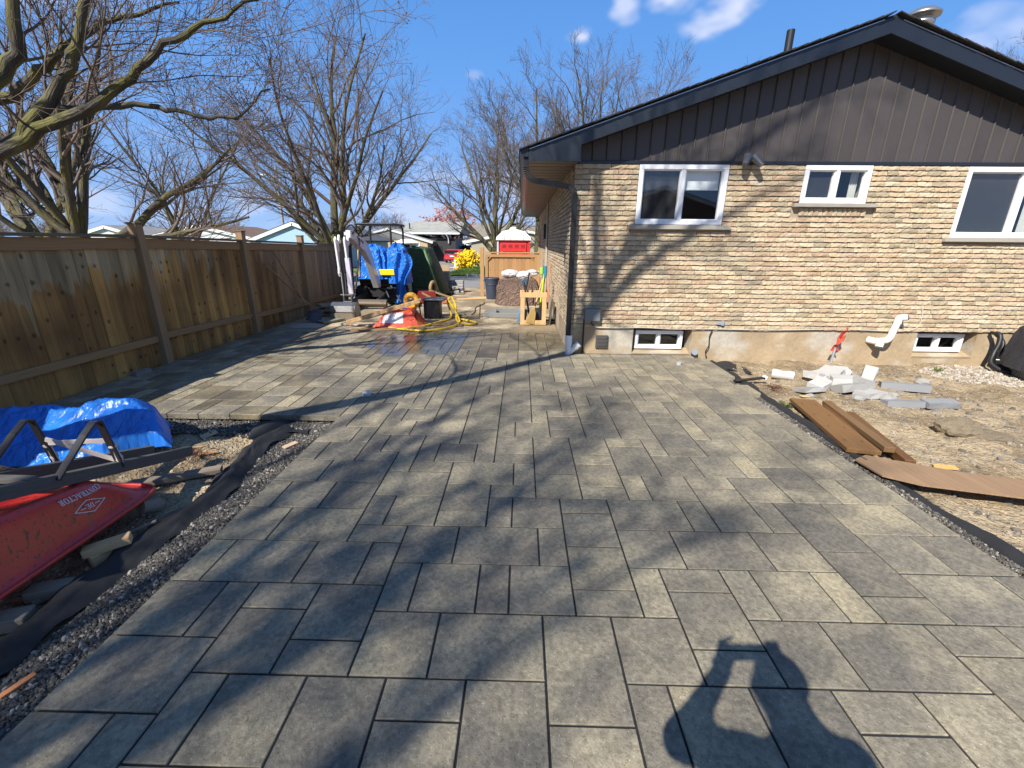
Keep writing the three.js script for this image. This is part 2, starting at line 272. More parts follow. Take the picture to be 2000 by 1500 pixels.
// ---------------------------------------------------------------- the brick house
const brickMap = tex(512, 512, (u, v) => { const a = fbm(u, v, 8, 8, 91, 5), f = fbm(u, v, 80, 80, 95, 2), q = 0.62 + 0.45 * a + 0.35 * f; return [0.7 * q, 0.69 * q, 0.66 * q]; });
const brickBump = grey(512, 512, (u, v) => 0.6 * fbm(u, v, 14, 26, 97, 5) + 0.4 * fbm(u, v, 90, 90, 99, 2));
const BRICK = [[0.50, 0.40, 0.265], [0.53, 0.425, 0.29], [0.49, 0.37, 0.245], [0.46, 0.385, 0.265], [0.51, 0.385, 0.27], [0.37, 0.305, 0.21], [0.55, 0.46, 0.33], [0.43, 0.31, 0.205]].map(([r, g, b]) => M(r * 1.22, g * 1.22, b * 1.22, 0.93, { map: rep(brickMap, 0.9), bumpMap: rep(brickBump, 0.45), bumpScale: 0.006 }));
function brickGeo(w, h, seed) {                        // split-faced brick, its face at z = 0 and outwards, body behind it
  const nx = Math.max(2, Math.round(w / 0.04)), ny = 2, p = [], W = w / 2, H = h / 2, q = rng(seed), Z = [];
  for (let j = 0; j <= ny; j++) for (let i = 0; i <= nx; i++) {
    const e = i === 0 || i === nx, f = j === 0 || j === ny;
    Z.push([(i / nx - 0.5) * w + (e ? 0 : (q() - 0.5) * 0.014), (j / ny - 0.5) * h + (j === 1 ? (q() - 0.6) * 0.022 : j === 0 ? (q() - 0.5) * 0.009 : (q() - 0.6) * 0.006), (e ? 0.003 : 0.008 * q()) + [0.011 + q() * 0.011, 0.010 + q() * 0.010, 0.002 + q() * 0.005][j]]);
  }
  const quad = (a, b, c, d) => p.push(...a, ...b, ...c, ...a, ...c, ...d), I = (i, j) => Z[j * (nx + 1) + i], back = (a) => [a[0], a[1], -0.06];
  for (let j = 0; j < ny; j++) for (let i = 0; i < nx; i++) quad(I(i, j), I(i + 1, j), I(i + 1, j + 1), I(i, j + 1));
  for (let i = 0; i < nx; i++) { quad(back(I(i, 0)), back(I(i + 1, 0)), I(i + 1, 0), I(i, 0)); quad(I(i, ny), I(i + 1, ny), back(I(i + 1, ny)), back(I(i, ny))); }
  for (let j = 0; j < ny; j++) { quad(back(I(0, j)), I(0, j), I(0, j + 1), back(I(0, j + 1))); quad(I(nx, j), back(I(nx, j)), back(I(nx, j + 1)), I(nx, j + 1)); }
  const g = new THREE.BufferGeometry(); g.setAttribute('position', new THREE.Float32BufferAttribute(p, 3)); g.computeVertexNormals(); boxUV(g);
  const u = g.attributes.uv, a = q() * 3, b = q() * 3; for (let i = 0; i < u.count; i++) u.setXY(i, u.getX(i) + a, u.getY(i) + b);
  return g;
}
const house = thing('brick_house', 'tan brick bungalow with dark gable siding, black gutter and white windows', 'house');
const WINS = [[1.61, 1.91, 2.84, 2.69], [3.88, 2.205, 4.79, 2.69], [6.08, 1.765, 7.72, 2.68]], LOWS = [[1.8, 0.065, 2.54, 0.355], [6.12, 0.075, 6.86, 0.355]];
const BY0 = 0.405, BC = 0.0674;                        // foot of the brickwork and height of a course
{
  const wallShape = (x0, x1, y0, y1, holes) => { const s = new THREE.Shape([[x0, y0], [x1, y0], [x1, y1], [x0, y1]].map(([x, y]) => new THREE.Vector2(x, y))); for (const [a, b, c, d] of holes) s.holes.push(new THREE.Path([[a, b], [a, d], [c, d], [c, b]].map(([x, y]) => new THREE.Vector2(x, y)))); return s; };
  const ex = (s, d) => boxUV(new THREE.ExtrudeGeometry(s, { depth: d, bevelEnabled: false }));
  const mortar = M(0.36, 0.3, 0.215, 0.95, { bumpMap: rep(speck, 0.2), bumpScale: 0.004 });
  obj('wall', [ex(wallShape(HX + 0.012, HR, BY0, 2.72, WINS), 0.22).translate(0, 0, HZ - 0.226), bx(0.2, 2.3, HZ - HB - 0.24, HX + 0.112, 1.555, (HZ + HB - 0.24) / 2), bx(0.2, 3.1, HZ - HB, HR - 0.11, 1.2, (HZ + HB) / 2 - 0.24), bx(HR - HX, 3.1, 0.2, (HX + HR) / 2, 1.2, HB)], mortar, house);
  const crete = tex(512, 512, (u, v) => { const a = fbm(u, v, 6, 4, 111, 5), b = fbm(u, v, 3, 5, 117, 4), f = fbm(u, v, 90, 90, 113, 2); const c = ramp(sstep(0.42, 0.62, b), [0.36, 0.27, 0.165], [0.42, 0.375, 0.3]); const q = 0.62 + 0.5 * a + 0.24 * f; return c.map((t) => t * q); });
  const fm = M(1, 1, 1, 0.95, { map: rep(crete, 1.6), bumpMap: rep(lumps, 0.8), bumpScale: 0.012 });
  obj('foundation', [ex(wallShape(HX + 0.015, HR, -0.4, BY0 - 0.002, LOWS.map(([a, b, c]) => [a - 0.06, b - 0.05, c + 0.1, BY0 - 0.004])), 0.3).translate(0, 0, HZ - 0.306), bx(0.3, 0.8, HZ - HB - 0.32, HX + 0.167, 0.003, (HZ + HB - 0.32) / 2)], fm, house);
  for (const [a, b, c] of LOWS) obj('window_ledge', at(bx(c - a + 0.16, 0.06, 0.2, 0, 0, 0), (a + c) / 2 + 0.02, b - 0.055, HZ - 0.1, 0.3), fm, house);
  // bricks: the ones that show largest are single pieces, the rest of each wall one part
  const R = rng(21), vars = {}, B = [], get = (w) => { const k = w.toFixed(3), l = vars[k] ??= Array.from({ length: 7 }, (_, i) => brickGeo(w, BC - 0.0105, i * 31 + Math.round(w * 1e4))); return l[Math.floor(R() * 7)]; };
  const holes = WINS.map(([a, b, c, d], i) => [a - 0.005, b - (i === 0 ? 0.075 : i === 1 ? 0.135 : 0.072), c + 0.005, d + 0.1]);
  const sillX = [[1.51, 2.965], [3.785, 4.94], [5.99, 7.85]];
  for (let k = 0; k < 34; k++) {
    const y = BY0 + (k + 0.5) * BC, cuts = [];
    holes.forEach(([a, b, c, d], i) => { if (y > b - 0.02 && y < d) { const under = y < WINS[i][1]; cuts.push(under ? sillX[i] : [a, c]); } });
    cuts.sort((p, q) => p[0] - q[0]);
    let segs = [], x = HX; for (const [a, c] of cuts) { segs.push([x, a]); x = c; } segs.push([x, HR]);
    for (const [a, c] of segs) {
      let p = a, first = a === HX ? (k % 2 ? 0.1 : 0.2) : R() < 0.5 ? 0.1 : 0.2;
      while (p < c - 0.012) {
        let w = p === a ? first : R() < 0.1 ? 0.15 : R() < 0.2 ? 0.24 : 0.2; if (c - p - w < 0.05) w = c - p;
        w = Math.min(w, 0.29); B.push([Math.round((w - 0.005) * 200) / 200, p + w / 2, y, 0]); p += w;
      }
    }
  }
  for (let x = 3.93; x < 4.8; x += 0.0665) B.push([-1, x, 2.092, 0]);           // upright bricks below the small window's sill
  const soldier = Array.from({ length: 4 }, (_, i) => brickGeo(0.095, 0.056, 400 + i).rotateZ(Math.PI / 2));
  B.forEach((b) => { b.push(Math.hypot(b[1] - 0.4, b[2] - 1.2) - (b[1] > 6 ? 1.5 : 0)); });
  B.sort((a, b) => a[4] - b[4]);
  const rest = new Map();
  B.forEach(([w, x, y], n) => {
    const g = w < 0 ? soldier[Math.floor(R() * 4)] : get(w), m = BRICK[Math.floor(Math.pow(R(), 1.15) * BRICK.length)], out = 0.005 * R();
    if (n < 298) { const o = obj('brick', g, m, house); o.position.set(x, y, HZ - 0.002 + out); o.rotation.z = (R() - 0.5) * 0.012; } else { if (!rest.has(m)) rest.set(m, []); rest.get(m).push(g.clone().translate(x, y, HZ - 0.002 + out)); }
  });
  for (let k = 0; k < 34; k++) for (let z = HZ - (k % 2 ? 0.17 : 0.07); z > HB; z -= 0.2) {      // the long side wall
    const g = get(0.19).clone().rotateY(-Math.PI / 2), m = BRICK[Math.floor(R() * BRICK.length)]; if (!rest.has(m)) rest.set(m, []);
    rest.get(m).push(g.translate(HX + 0.002 - 0.004 * R(), BY0 + (k + 0.5) * BC, z - 0.1));
  }
  for (const [m, l] of rest) stuff(obj('brickwork', l, m, house));
  // windows
  const glass = MP(1, 1, 1, 0.02, { transmission: 1, thickness: 0, ior: 1.5 }), sillM = M(0.36, 0.33, 0.28, 0.9, { bumpMap: rep(speck, 0.3), bumpScale: 0.003 }), blind = M(0.62, 0.66, 0.66, 0.8), room = M(0.016, 0.016, 0.016, 0.9), mesh = M(0.03, 0.032, 0.034, 0.7);
  const win = ([x0, y0, x1, y1], i, low) => {
    const w = x1 - x0, h = y1 - y0, t = low ? 0.045 : 0.062, z = HZ - (low ? 0.14 : 0.03), c = (x0 + x1) / 2, m = (y0 + y1) / 2, f = obj('window', [rb(w, t, 0.1, c, y1 - t / 2, z, 0.005), rb(w, t, 0.1, c, y0 + t / 2, z, 0.005), rb(t, h - 2 * t, 0.1, x0 + t / 2, m, z, 0.005), rb(t, h - 2 * t, 0.1, x1 - t / 2, m, z, 0.005), rb(t * 0.85, h - 2 * t, 0.085, c, m, z + 0.002, 0.005)], MAT.vinyl, house);
    const pw = (w - 2 * t - t * 0.85) / 2;
    for (const s of [-1, 1]) {
      const px = c + s * (pw / 2 + t * 0.425), b = 0.014;
      obj('sash', [bx(pw, b, 0.05, px, y1 - t - b / 2, z), bx(pw, b, 0.05, px, y0 + t + b / 2, z), bx(b, h - 2 * t - 2 * b, 0.05, px - pw / 2 + b / 2, m, z), bx(b, h - 2 * t - 2 * b, 0.05, px + pw / 2 - b / 2, m, z)], MAT.vinyl, f);
      obj('pane', bx(pw - 2 * b, h - 2 * t - 2 * b, 0.006, px, m, z - 0.006), glass, f);
      if (s < 0 && !low) obj('insect_screen', bx(pw - 2 * b, h - 2 * t - 2 * b, 0.003, px, m, z - 0.03), M(0.03, 0.032, 0.035, 0.8, { transparent: true, opacity: 0.5 }), f);
      if (i === 0) { obj('blind', [bx(pw - 0.02, h * 0.3, 0.004, px, y1 - t - h * 0.15, z - 0.075), rb(pw - 0.02, 0.025, 0.02, px, y1 - t - h * 0.31, z - 0.075)], blind, f); }
    }
    if (i === 1) obj('curtain', grid(12, 2, (u, v) => [x1 - t - 0.12 + u * 0.1, y0 + v * h, z - 0.1 + 0.012 * Math.sin(u * 20)]), M(0.4, 0.42, 0.38, 0.9, { side: THREE.DoubleSide }), f);
    if (i === 2) obj('curtain', grid(16, 2, (u, v) => [7.12 + u * 0.16, y0 + v * h, z - 0.1 + 0.012 * Math.sin(u * 22)]), M(0.4, 0.42, 0.38, 0.9, { side: THREE.DoubleSide }), f);
    obj('room_wall', bx(w + 0.5, h + 0.5, 0.05, c, m, z - 0.7), room, f);
  };
  WINS.forEach((w, i) => win(w, i, false)); LOWS.forEach((w) => win(w, 9, true));
  obj('sill', rb(1.44, 0.06, 0.14, 2.238, 1.873, HZ + 0.005, 0.006), sillM, house); obj('sill', rb(1.14, 0.05, 0.14, 4.362, 2.178, HZ + 0.005, 0.006), sillM, house); obj('sill', rb(1.86, 0.055, 0.14, 6.92, 1.735, HZ + 0.005, 0.006), sillM, house);
  // gable: upright metal siding with raised ribs, trim, soffits, fascia, gutter, shingles
  const AX = 4.41, K = 0.332, yb = (x) => 4.09 - K * Math.abs(x - AX), yt = (x) => 4.255 - K * Math.abs(x - AX), RX = 2 * AX - 0.06;
  const sidM = ['1', '2', '3'].map((_, i) => M(0.058 + i * 0.004, 0.05 + i * 0.003, 0.046 + i * 0.003, 0.5, { bumpMap: rep(lumps, 0.4), bumpScale: 0.002, map: rep(tex(128, 128, (u, v) => { const q = 0.82 + 0.32 * fbm(u, v, 4, 2, 140 + i, 4); return [q, q, q]; }), 0.8) }));
  for (let x = 0.74, i = 0; x < HR; x += 0.196, i++) {
    const a = x, b = Math.min(x + 0.194, HR), top = (q) => yb(q) + 0.02, pts = a < AX && b > AX ? [[a, 2.735], [b, 2.735], [b, top(b)], [AX, top(AX)], [a, top(a)]] : [[a, 2.735], [b, 2.735], [b, top(b)], [a, top(a)]];
    const hr = top(a + 0.012) - 2.735, rib = grid(8, 1, (u, v) => [a + 0.004 + 0.03 * u, 2.735 + v * hr, HZ + 0.001 + 0.016 * Math.sin(Math.PI * u), u * 0.04, v * hr]);
    obj('siding_panel', [poly(pts, 0.02).translate(0, 0, HZ - 0.02), rib], sidM[i % 3], house);
  }
  const fasM = MP(0.014, 0.018, 0.026, 0.38, { bumpMap: rep(lumps, 1), bumpScale: 0.002 }), sofM = M(0.12, 0.1, 0.085, 0.55);
  obj('trim_strip', [rb(HR - 0.74, 0.04, 0.03, (HR + 0.74) / 2, 2.713, HZ + 0.012, 0.004)], fasM, house);
  obj('fascia', poly([[0.07, 2.675], [0.755, 2.675], [0.755, yb(0.755)], [AX, yb(AX)], [2 * AX - 0.755, yb(0.755)], [2 * AX - 0.755, 2.675], [RX - 0.01, 2.675], [RX - 0.01, yt(0.07)], [AX, yt(AX)], [0.07, yt(0.07)]], 0.025, 0.003).translate(0, 0, HZ + 0.285), fasM, house);
  obj('rake_soffit', [-1, 1].map((s) => poly([[0, 0], [3.9, 0], [3.9, 0.012], [0, 0.012]], 0.3).applyMatrix4(new THREE.Matrix4().makeRotationZ(s > 0 ? -Math.atan(K) : Math.PI + Math.atan(K))).translate(AX, yb(AX) + 0.02 + (s < 0 ? 0.012 : 0), HZ - 0.01)), fasM, house);
  const sof = []; for (let z = HZ + 0.27; z > HB; z -= 0.1) sof.push(bx(0.66, 0.012, 0.094, 0.4, 2.69 + (Math.round(z * 10) % 3 ? 0 : 0.004), z - 0.05)); obj('soffit', sof, sofM, house);
  obj('soffit', [bx(0.6, 0.012, 13.5, RX - 0.36, 2.69, (HZ + HB) / 2)], sofM, house);
  const gp = [[0, 0], [0.07, 0], [0.075, 0.02], [0.1, 0.045], [0.112, 0.075], [0.112, 0.11], [0.104, 0.11], [0.104, 0.08], [0.068, 0.03], [0.008, 0.008], [0.008, 0.11], [0, 0.11]];
  obj('gutter', [poly(gp, HZ + 0.31 - HB).rotateY(Math.PI).scale(1, 1, 1).translate(0.065, 2.725, HZ + 0.31), poly([[0, 0], [0.07, 0], [0.1, 0.045], [0.112, 0.11], [0, 0.11]], 0.004).rotateY(Math.PI).translate(0.065, 2.725, HZ + 0.316)], fasM, house);
  obj('gutter_board', bx(0.02, 0.16, HZ + 0.28 - HB, 0.078, 2.76, (HZ + 0.28 + HB) / 2), M(0.13, 0.11, 0.1, 0.5), house);
  const roofM = M(0.03, 0.03, 0.033, 0.95, { bumpMap: rep(speck, 0.2), bumpScale: 0.004 });
  for (const s of [-1, 1]) {
    const L = Math.hypot(1, K), len = (AX - 0.0) * L;
    const deck = new THREE.Matrix4().makeRotationZ(s > 0 ? -Math.atan(K) : Math.atan(K));
    obj('roof', at(bx(len, 0.02, HZ + 0.3 - HB, s * len / 2, 0.012, (HZ + 0.3 + HB) / 2).applyMatrix4(deck), AX, yt(AX), 0), roofM, house);
    for (let d = 0.02, i = 0; d < len - 0.06; d += 0.145, i++) {
      const o = obj('shingle_course', at(bx(0.19, 0.012, HZ + 0.36 - HB, 0, 0, (HZ + 0.36 + HB) / 2 + 0.01 * hash(i, s + 2, 4)).rotateZ(s * -0.05).translate(s * (d + 0.09), 0.036, 0).applyMatrix4(deck), AX, yt(AX), 0), roofM, house);
    }
    obj('drip_edge', at(bx(len - 0.2, 0.008, 0.012, s * (len / 2 + 0.02), 0.001, HZ + 0.312).applyMatrix4(deck), AX, yt(AX) + 0.001, 0), M(0.5, 0.52, 0.55, 0.35, { metalness: 0.6 }), house);
  }
  // downspout with its two elbows
  const box = (pts, w, d) => { const r = []; for (let i = 0; i < pts.length - 1; i++) r.push(bar(pts[i], pts[i + 1], w, d, [0, 0, 1])); return r; };
  const dz = HZ + 0.075, arc = (c, r, a0, a1, n) => Array.from({ length: n + 1 }, (_, i) => { const a = mix(a0, a1, i / n); return [c[0] + r * Math.cos(a), c[1] + r * Math.sin(a), 0]; });
  const e1 = arc([0.19, 2.6], 0.155, Math.PI, Math.PI * 1.45, 9).map(([x, y], i) => [x, y, HZ + 0.26 - 0.004 * i]), e2 = arc([0.60, 2.27], 0.125, Math.PI * 0.42, 0, 9).map(([x, y], i) => [x, y, dz + 0.012 - 0.0012 * i]);
  obj('downspout', [...box([[0.035, 2.74, HZ + 0.26], ...e1], 0.075, 0.055), ...box([e1[9], e2[0]], 0.072, 0.052), ...box(e2, 0.075, 0.055), ...box([e2[9], [0.725, 0.2, dz]], 0.075, 0.055)], M(0.007, 0.007, 0.008, 0.5), house);
  const dp = obj('drain_pipe', [lathe([[0.045, -0.07], [0.045, 0.06], [0.052, 0.06], [0.052, 0.15], [0.058, 0.15], [0.058, 0.3], [0.05, 0.3]], 24).translate(0.735, 0, dz), rod([0.75, 0.02, dz], [0.85, 0.12, dz + 0.015], 0.042, 20), rod([0.835, 0.105, dz + 0.012], [0.9, 0.17, dz + 0.022], 0.052, 20)], MAT.pvc, house);
  obj('opening', rod([0.9, 0.17, dz + 0.022], [0.9015, 0.1715, dz + 0.0222], 0.045, 20), M(0.5, 0.5, 0.5, 0.5), dp);
  // things fixed to the near wall
  const greyBox = MP(0.16, 0.18, 0.19, 0.45);
  const bxo = obj('junction_box', rb(0.235, 0.165, 0.1, 1.08, 0.6, HZ + 0.055, 0.012), greyBox, house); obj('lid', rb(0.245, 0.04, 0.115, 1.08, 0.688, HZ + 0.057, 0.008), greyBox, bxo);
  obj('conduit', [rod([0.965, 0.53, HZ + 0.02], [0.965, -0.04, HZ + 0.02], 0.012), pipe([[1.08, 0.52, HZ + 0.05], [1.09, 0.46, HZ + 0.06], [1.12, 0.45, HZ + 0.05]], 0.009, 6)], MAT.black, house);
  obj('cable', pipe([[1.1, 0.5, HZ + 0.05], [1.12, 0.43, HZ + 0.03], [1.4, 0.41, HZ + 0.025], [1.9, 0.418, HZ + 0.025], [2.3, 0.402, HZ + 0.025], [2.9, 0.41, HZ + 0.025], [3.8, 0.405, HZ + 0.025], [4.9, 0.43, HZ + 0.025], [5.85, 0.42, HZ + 0.025], [6.0, 0.47, HZ + 0.025], [6.02, 0.66, HZ + 0.025], [5.98, 0.78, HZ + 0.02]], 0.006, 5, 90), M(0.5, 0.47, 0.42, 0.6), house);
  const vent = obj('dryer_vent', [rb(0.19, 0.2, 0.03, 1.26, 0.19, HZ + 0.012, 0.006)], M(0.07, 0.065, 0.06, 0.6), house);
  for (let i = 0; i < 3; i++) obj('louvre', at(rb(0.15, 0.05, 0.012, 0, 0, 0, 0.003), 1.26, 0.14 + i * 0.052, HZ + 0.036, 0.3), M(0.09, 0.085, 0.08, 0.5), vent);
  obj('outlet_cover', at(cyl(0.045, 0.05, 0.05, 16), 2.7, 0.045, HZ + 0.04, 1.3), M(0.25, 0.27, 0.3, 0.5), house).visible = true;
  obj('cable_clip', [rb(0.1, 0.05, 0.03, 3.03, 0.5, HZ + 0.03, 0.01), rb(0.05, 0.07, 0.03, 3.07, 0.5, HZ + 0.035, 0.01)], M(0.25, 0.29, 0.34, 0.5), house);
  obj('hanging_cord', pipe([[2.93, 0.4, HZ + 0.03], [2.9, 0.3, HZ + 0.035], [2.905, 0.15, HZ + 0.04], [2.87, 0.06, HZ + 0.04], [2.9, -0.05, HZ + 0.05]], 0.008, 5, 30), MAT.black, house);
  const fl = obj('floodlight', [rb(0.1, 0.06, 0.05, 3.08, 2.775, HZ + 0.035, 0.02), rod([3.05, 2.78, HZ + 0.06], [3.02, 2.75, HZ + 0.12], 0.014), rod([3.1, 2.78, HZ + 0.06], [3.15, 2.74, HZ + 0.12], 0.014)], M(0.12, 0.12, 0.13, 0.3, { metalness: 0.7 }), house);
  for (const [a, b] of [[[3.03, 2.77, HZ + 0.09], [2.97, 2.665, HZ + 0.17]], [[3.11, 2.775, HZ + 0.09], [3.2, 2.66, HZ + 0.17]]]) {
    const l = obj('lamp', [rod(a, b, 0.062, 20, 0.035)], M(0.16, 0.16, 0.17, 0.28, { metalness: 0.7 }), fl), A = V(...a), B = V(...b), q = B.clone().add(B.clone().sub(A).normalize().multiplyScalar(0.012));
  }
  // white pipe stubs, the red-taped rod
  const pp = obj('drain_stub', [rod([5.33, 0.27, HZ - 0.01], [5.4, 0.26, HZ + 0.09], 0.05, 16), pipe([[5.4, 0.27, HZ + 0.06], [5.42, 0.25, HZ + 0.13], [5.4, 0.19, HZ + 0.15]], 0.05, 14, 12), pipe([[5.44, 0.27, HZ + 0.08], [5.53, 0.29, HZ + 0.11], [5.57, 0.36, HZ + 0.115]], 0.047, 14, 12), rod([5.565, 0.33, HZ + 0.11], [5.62, 0.56, HZ + 0.1], 0.046, 16), pipe([[5.62, 0.54, HZ + 0.1], [5.635, 0.62, HZ + 0.1], [5.71, 0.64, HZ + 0.13]], 0.05, 14, 12)], MP(0.74, 0.72, 0.66, 0.4), house);
  obj('opening', at(cyl(0.043, 0.043, 0.004, 16), 5.713, 0.641, HZ + 0.133, 0.35, 0, -1.2), MAT.dark, pp);
  // flue and plumbing vent through the far part of the roof
  obj('vent_pipe', rod([4.49, 4.0, -9], [4.49, 5.1, -9], 0.062, 18), MAT.black, house);
  const fp = obj('flue', lathe([[0.15, -0.9], [0.15, 0.08], [0.17, 0.09], [0.2, 0.16], [0.2, 0.2], [0.17, 0.21], [0.17, 0.25], [0.26, 0.27], [0.27, 0.31], [0.2, 0.37], [0, 0.4]], 28).translate(6.98, 5.2, -9.5), M(0.42, 0.4, 0.37, 0.35, { metalness: 0.8 }), house);
  obj('wall_lamp', [rb(0.1, 0.4, 0.14, HX - 0.07, 1.95, -13.2, 0.02)], MAT.black, house);
  obj('side_conduit', rod([HX - 0.05, 2.65, -12.6], [HX - 0.05, 0.0, -12.6], 0.03), M(0.4, 0.36, 0.3, 0.6), house);
}

// ---------------------------------------------------------------- the board fence on the left and the gate at the end
const fy = (z) => -0.022 * clamp(-z - 5.9, 0, 9);
{
  const N = 14;                                       // boards stained brown by water below a ragged line, green-grey and weathered above
  const stain = tex(2048, 512, (u, v) => {
    const z = u * N, y = v * 2, g = fbm(u, v, 300, 3, 201, 3), f = fbm(u, v, 900, 8, 205, 2), b = hash(Math.floor(z / 0.1412), 3, 7), big = fbm(u, v, 10, 3, 209, 5);
    const edge = 1.2 + (fbm(u, 0.5, 40, 1, 213, 4) - 0.5) * 0.8 + (b - 0.5) * 0.3 + (big - 0.5) * 0.5 + sstep(0.5, 0.57, u) * 0.35 + (g - 0.5) * 0.5, w = sstep(edge + 0.05, edge - 0.05, y);
    const warm = u > 0.7 ? 0.25 : 0, dry = ramp(clamp((u - 0.62) * 9), ramp(b, [0.25, 0.185, 0.09], [0.4, 0.305, 0.165]), [0.26, 0.17, 0.094]), wet = ramp(clamp(b * 0.8 + (big - 0.5)), [0.19, 0.095, 0.024], [0.48, 0.27, 0.07]);
    let c = ramp(w * (u > 0.72 ? 0.25 : 1), dry, wet); const q = (0.5 + 0.6 * g + 0.4 * f) * (0.72 + 0.56 * big);
    const kn = hash(Math.floor(z / 0.1412), Math.floor(y / 0.13), 17) > 0.8 ? mix(0.3, 1, sstep(0.05, 0.2, Math.hypot(((z / 0.1412) % 1) - 0.2 - 0.6 * hash(Math.floor(z / 0.1412), Math.floor(y / 0.13), 19), (((y / 0.13) % 1) - 0.5) * 0.8) + 0.16 * (f - 0.5))) : 1;
    return [c[0] * q * kn, c[1] * q * kn, c[2] * q * kn];
  });
  stain.repeat.set(1, 1);
  const bump = rep(woodBump, 0.5, 1), tone = [0.92, 1.05, 1.16, 0.8].map((k) => M(k, k, k, 0.75, { map: stain, bumpMap: woodBump, bumpScale: 0.002 }));
  const fence = thing('wooden_fence', 'tall weathered board fence with square posts along the left of the patio', 'fence'), R = rng(31), FX = -5.0;
  const fuv = (g, z0) => { const p = g.attributes.position, u = g.attributes.uv, t = z0; for (let i = 0; i < p.count; i++) u.setXY(i, (0.95 - p.getZ(i)) / N, (p.getY(i) + 0.02) / 2); return g; };
  let z = 0.9;
  while (z > -12.7) {
    const w = 0.138 + R() * 0.004, gap = R() < 0.1 ? 0.012 : 0.003, lean = (R() - 0.5) * 0.006, y0 = -0.066 + R() * 0.014 + fy(z), h = 1.69;
    const g = bx(0.018, h, w, 0, 0, 0).rotateX(lean).translate(FX + (R() - 0.5) * 0.006, y0 + h / 2, z - w / 2);
    obj('board', fuv(g, 0), tone[Math.floor(R() * 4)], fence); z -= w + gap;
  }
  const dark = M(1.0, 1.0, 1.0, 0.8, { map: stain, bumpMap: bump, bumpScale: 0.002 }), postM = wood(0.25, 0.16, 0.08, 0.8), railM = wood(0.26, 0.155, 0.068, 0.8), capM = wood(0.12, 0.1, 0.07, 0.85);
  const posts = [0.75, -1.45, -3.64, -5.86, -8.05, -10.22, -12.45];
  posts.forEach((pz, i) => {
    const y = fy(pz), p = obj('post', rb(0.115, 1.86, 0.115, FX + 0.04, y + 0.9, pz, 0.006, false), postM, fence);
    obj('post_cap', rb(0.135, 0.022, 0.135, FX + 0.04, y + 1.842, pz, 0.005), capM, p);
    if (i === posts.length - 1) return;
    const q = posts[i + 1], a = pz - 0.06, b = q + 0.06, beam = (x, y0, w, t, m, n) => obj(n, bar([x, y0 + fy(a), a], [x, y0 + fy(b), b], w, t), m, fence);
    beam(FX + 0.028, 1.595, 0.035, 0.13, railM, 'rail'); beam(FX + 0.02, 1.685, 0.14, 0.034, capM, 'cap_board'); beam(FX + 0.03, 0.35 + (i % 2) * 0.02, 0.04, 0.09, railM, 'rail'); beam(FX - 0.03, 1.5, 0.04, 0.09, railM, 'rail');
    if (i === 1) beam(FX + 0.06, 0.30, 0.02, 0.09, railM, 'rail');
  });
  one('concrete_block', chunk(0.2, 0.05, 0.1, 3, 0.1), M(0.2, 0.18, 0.15, 0.9), 'small dark block lying at the foot of the fence board with the split', 'block', [-4.86, 0.025, -5.3], 1.4);

  const gate = thing('wooden_gate', 'new orange-brown cedar gate panel with tall post beside the brick house', 'gate', [0, -0.05, -14.5]), cw = [0, 1, 2].map((i) => wood(0.36 - i * 0.03, 0.205 - i * 0.02, 0.085 - i * 0.008, 0.75));
  obj('post', rb(0.12, 1.56, 0.12, -1.27, 0.76, 0), cw[0], gate); obj('post', rb(0.1, 1.45, 0.1, 0.53, 0.7, 0), cw[0], gate);
  obj('rail', rb(1.74, 0.035, 0.16, -0.34, 1.385, 0), cw[0], gate); obj('frame', rb(1.66, 0.09, 0.04, -0.34, 1.29, 0.03), cw[1], gate); obj('frame', rb(1.66, 0.09, 0.04, -0.34, 0.1, 0.03), cw[1], gate);
  for (const x of [-1.125, 0.44]) obj('frame', rb(0.09, 1.1, 0.04, x, 0.695, 0.03), cw[1], gate);
  for (const s of [-1, 1]) obj('brace', at(rb(0.15, 0.03, 0.03, 0, 0, 0), s < 0 ? -1.03 : 0.345, 1.2, 0.035, 0, 0, s * -0.78), cw[1], gate);
  for (let x = -1.15, i = 0; x < 0.46; x += 0.14, i++) obj('board', bx(0.137, 1.24, 0.018, x + 0.07, 0.68, 0.0 - 0.002 * (i % 2)), cw[i % 3], gate);
}

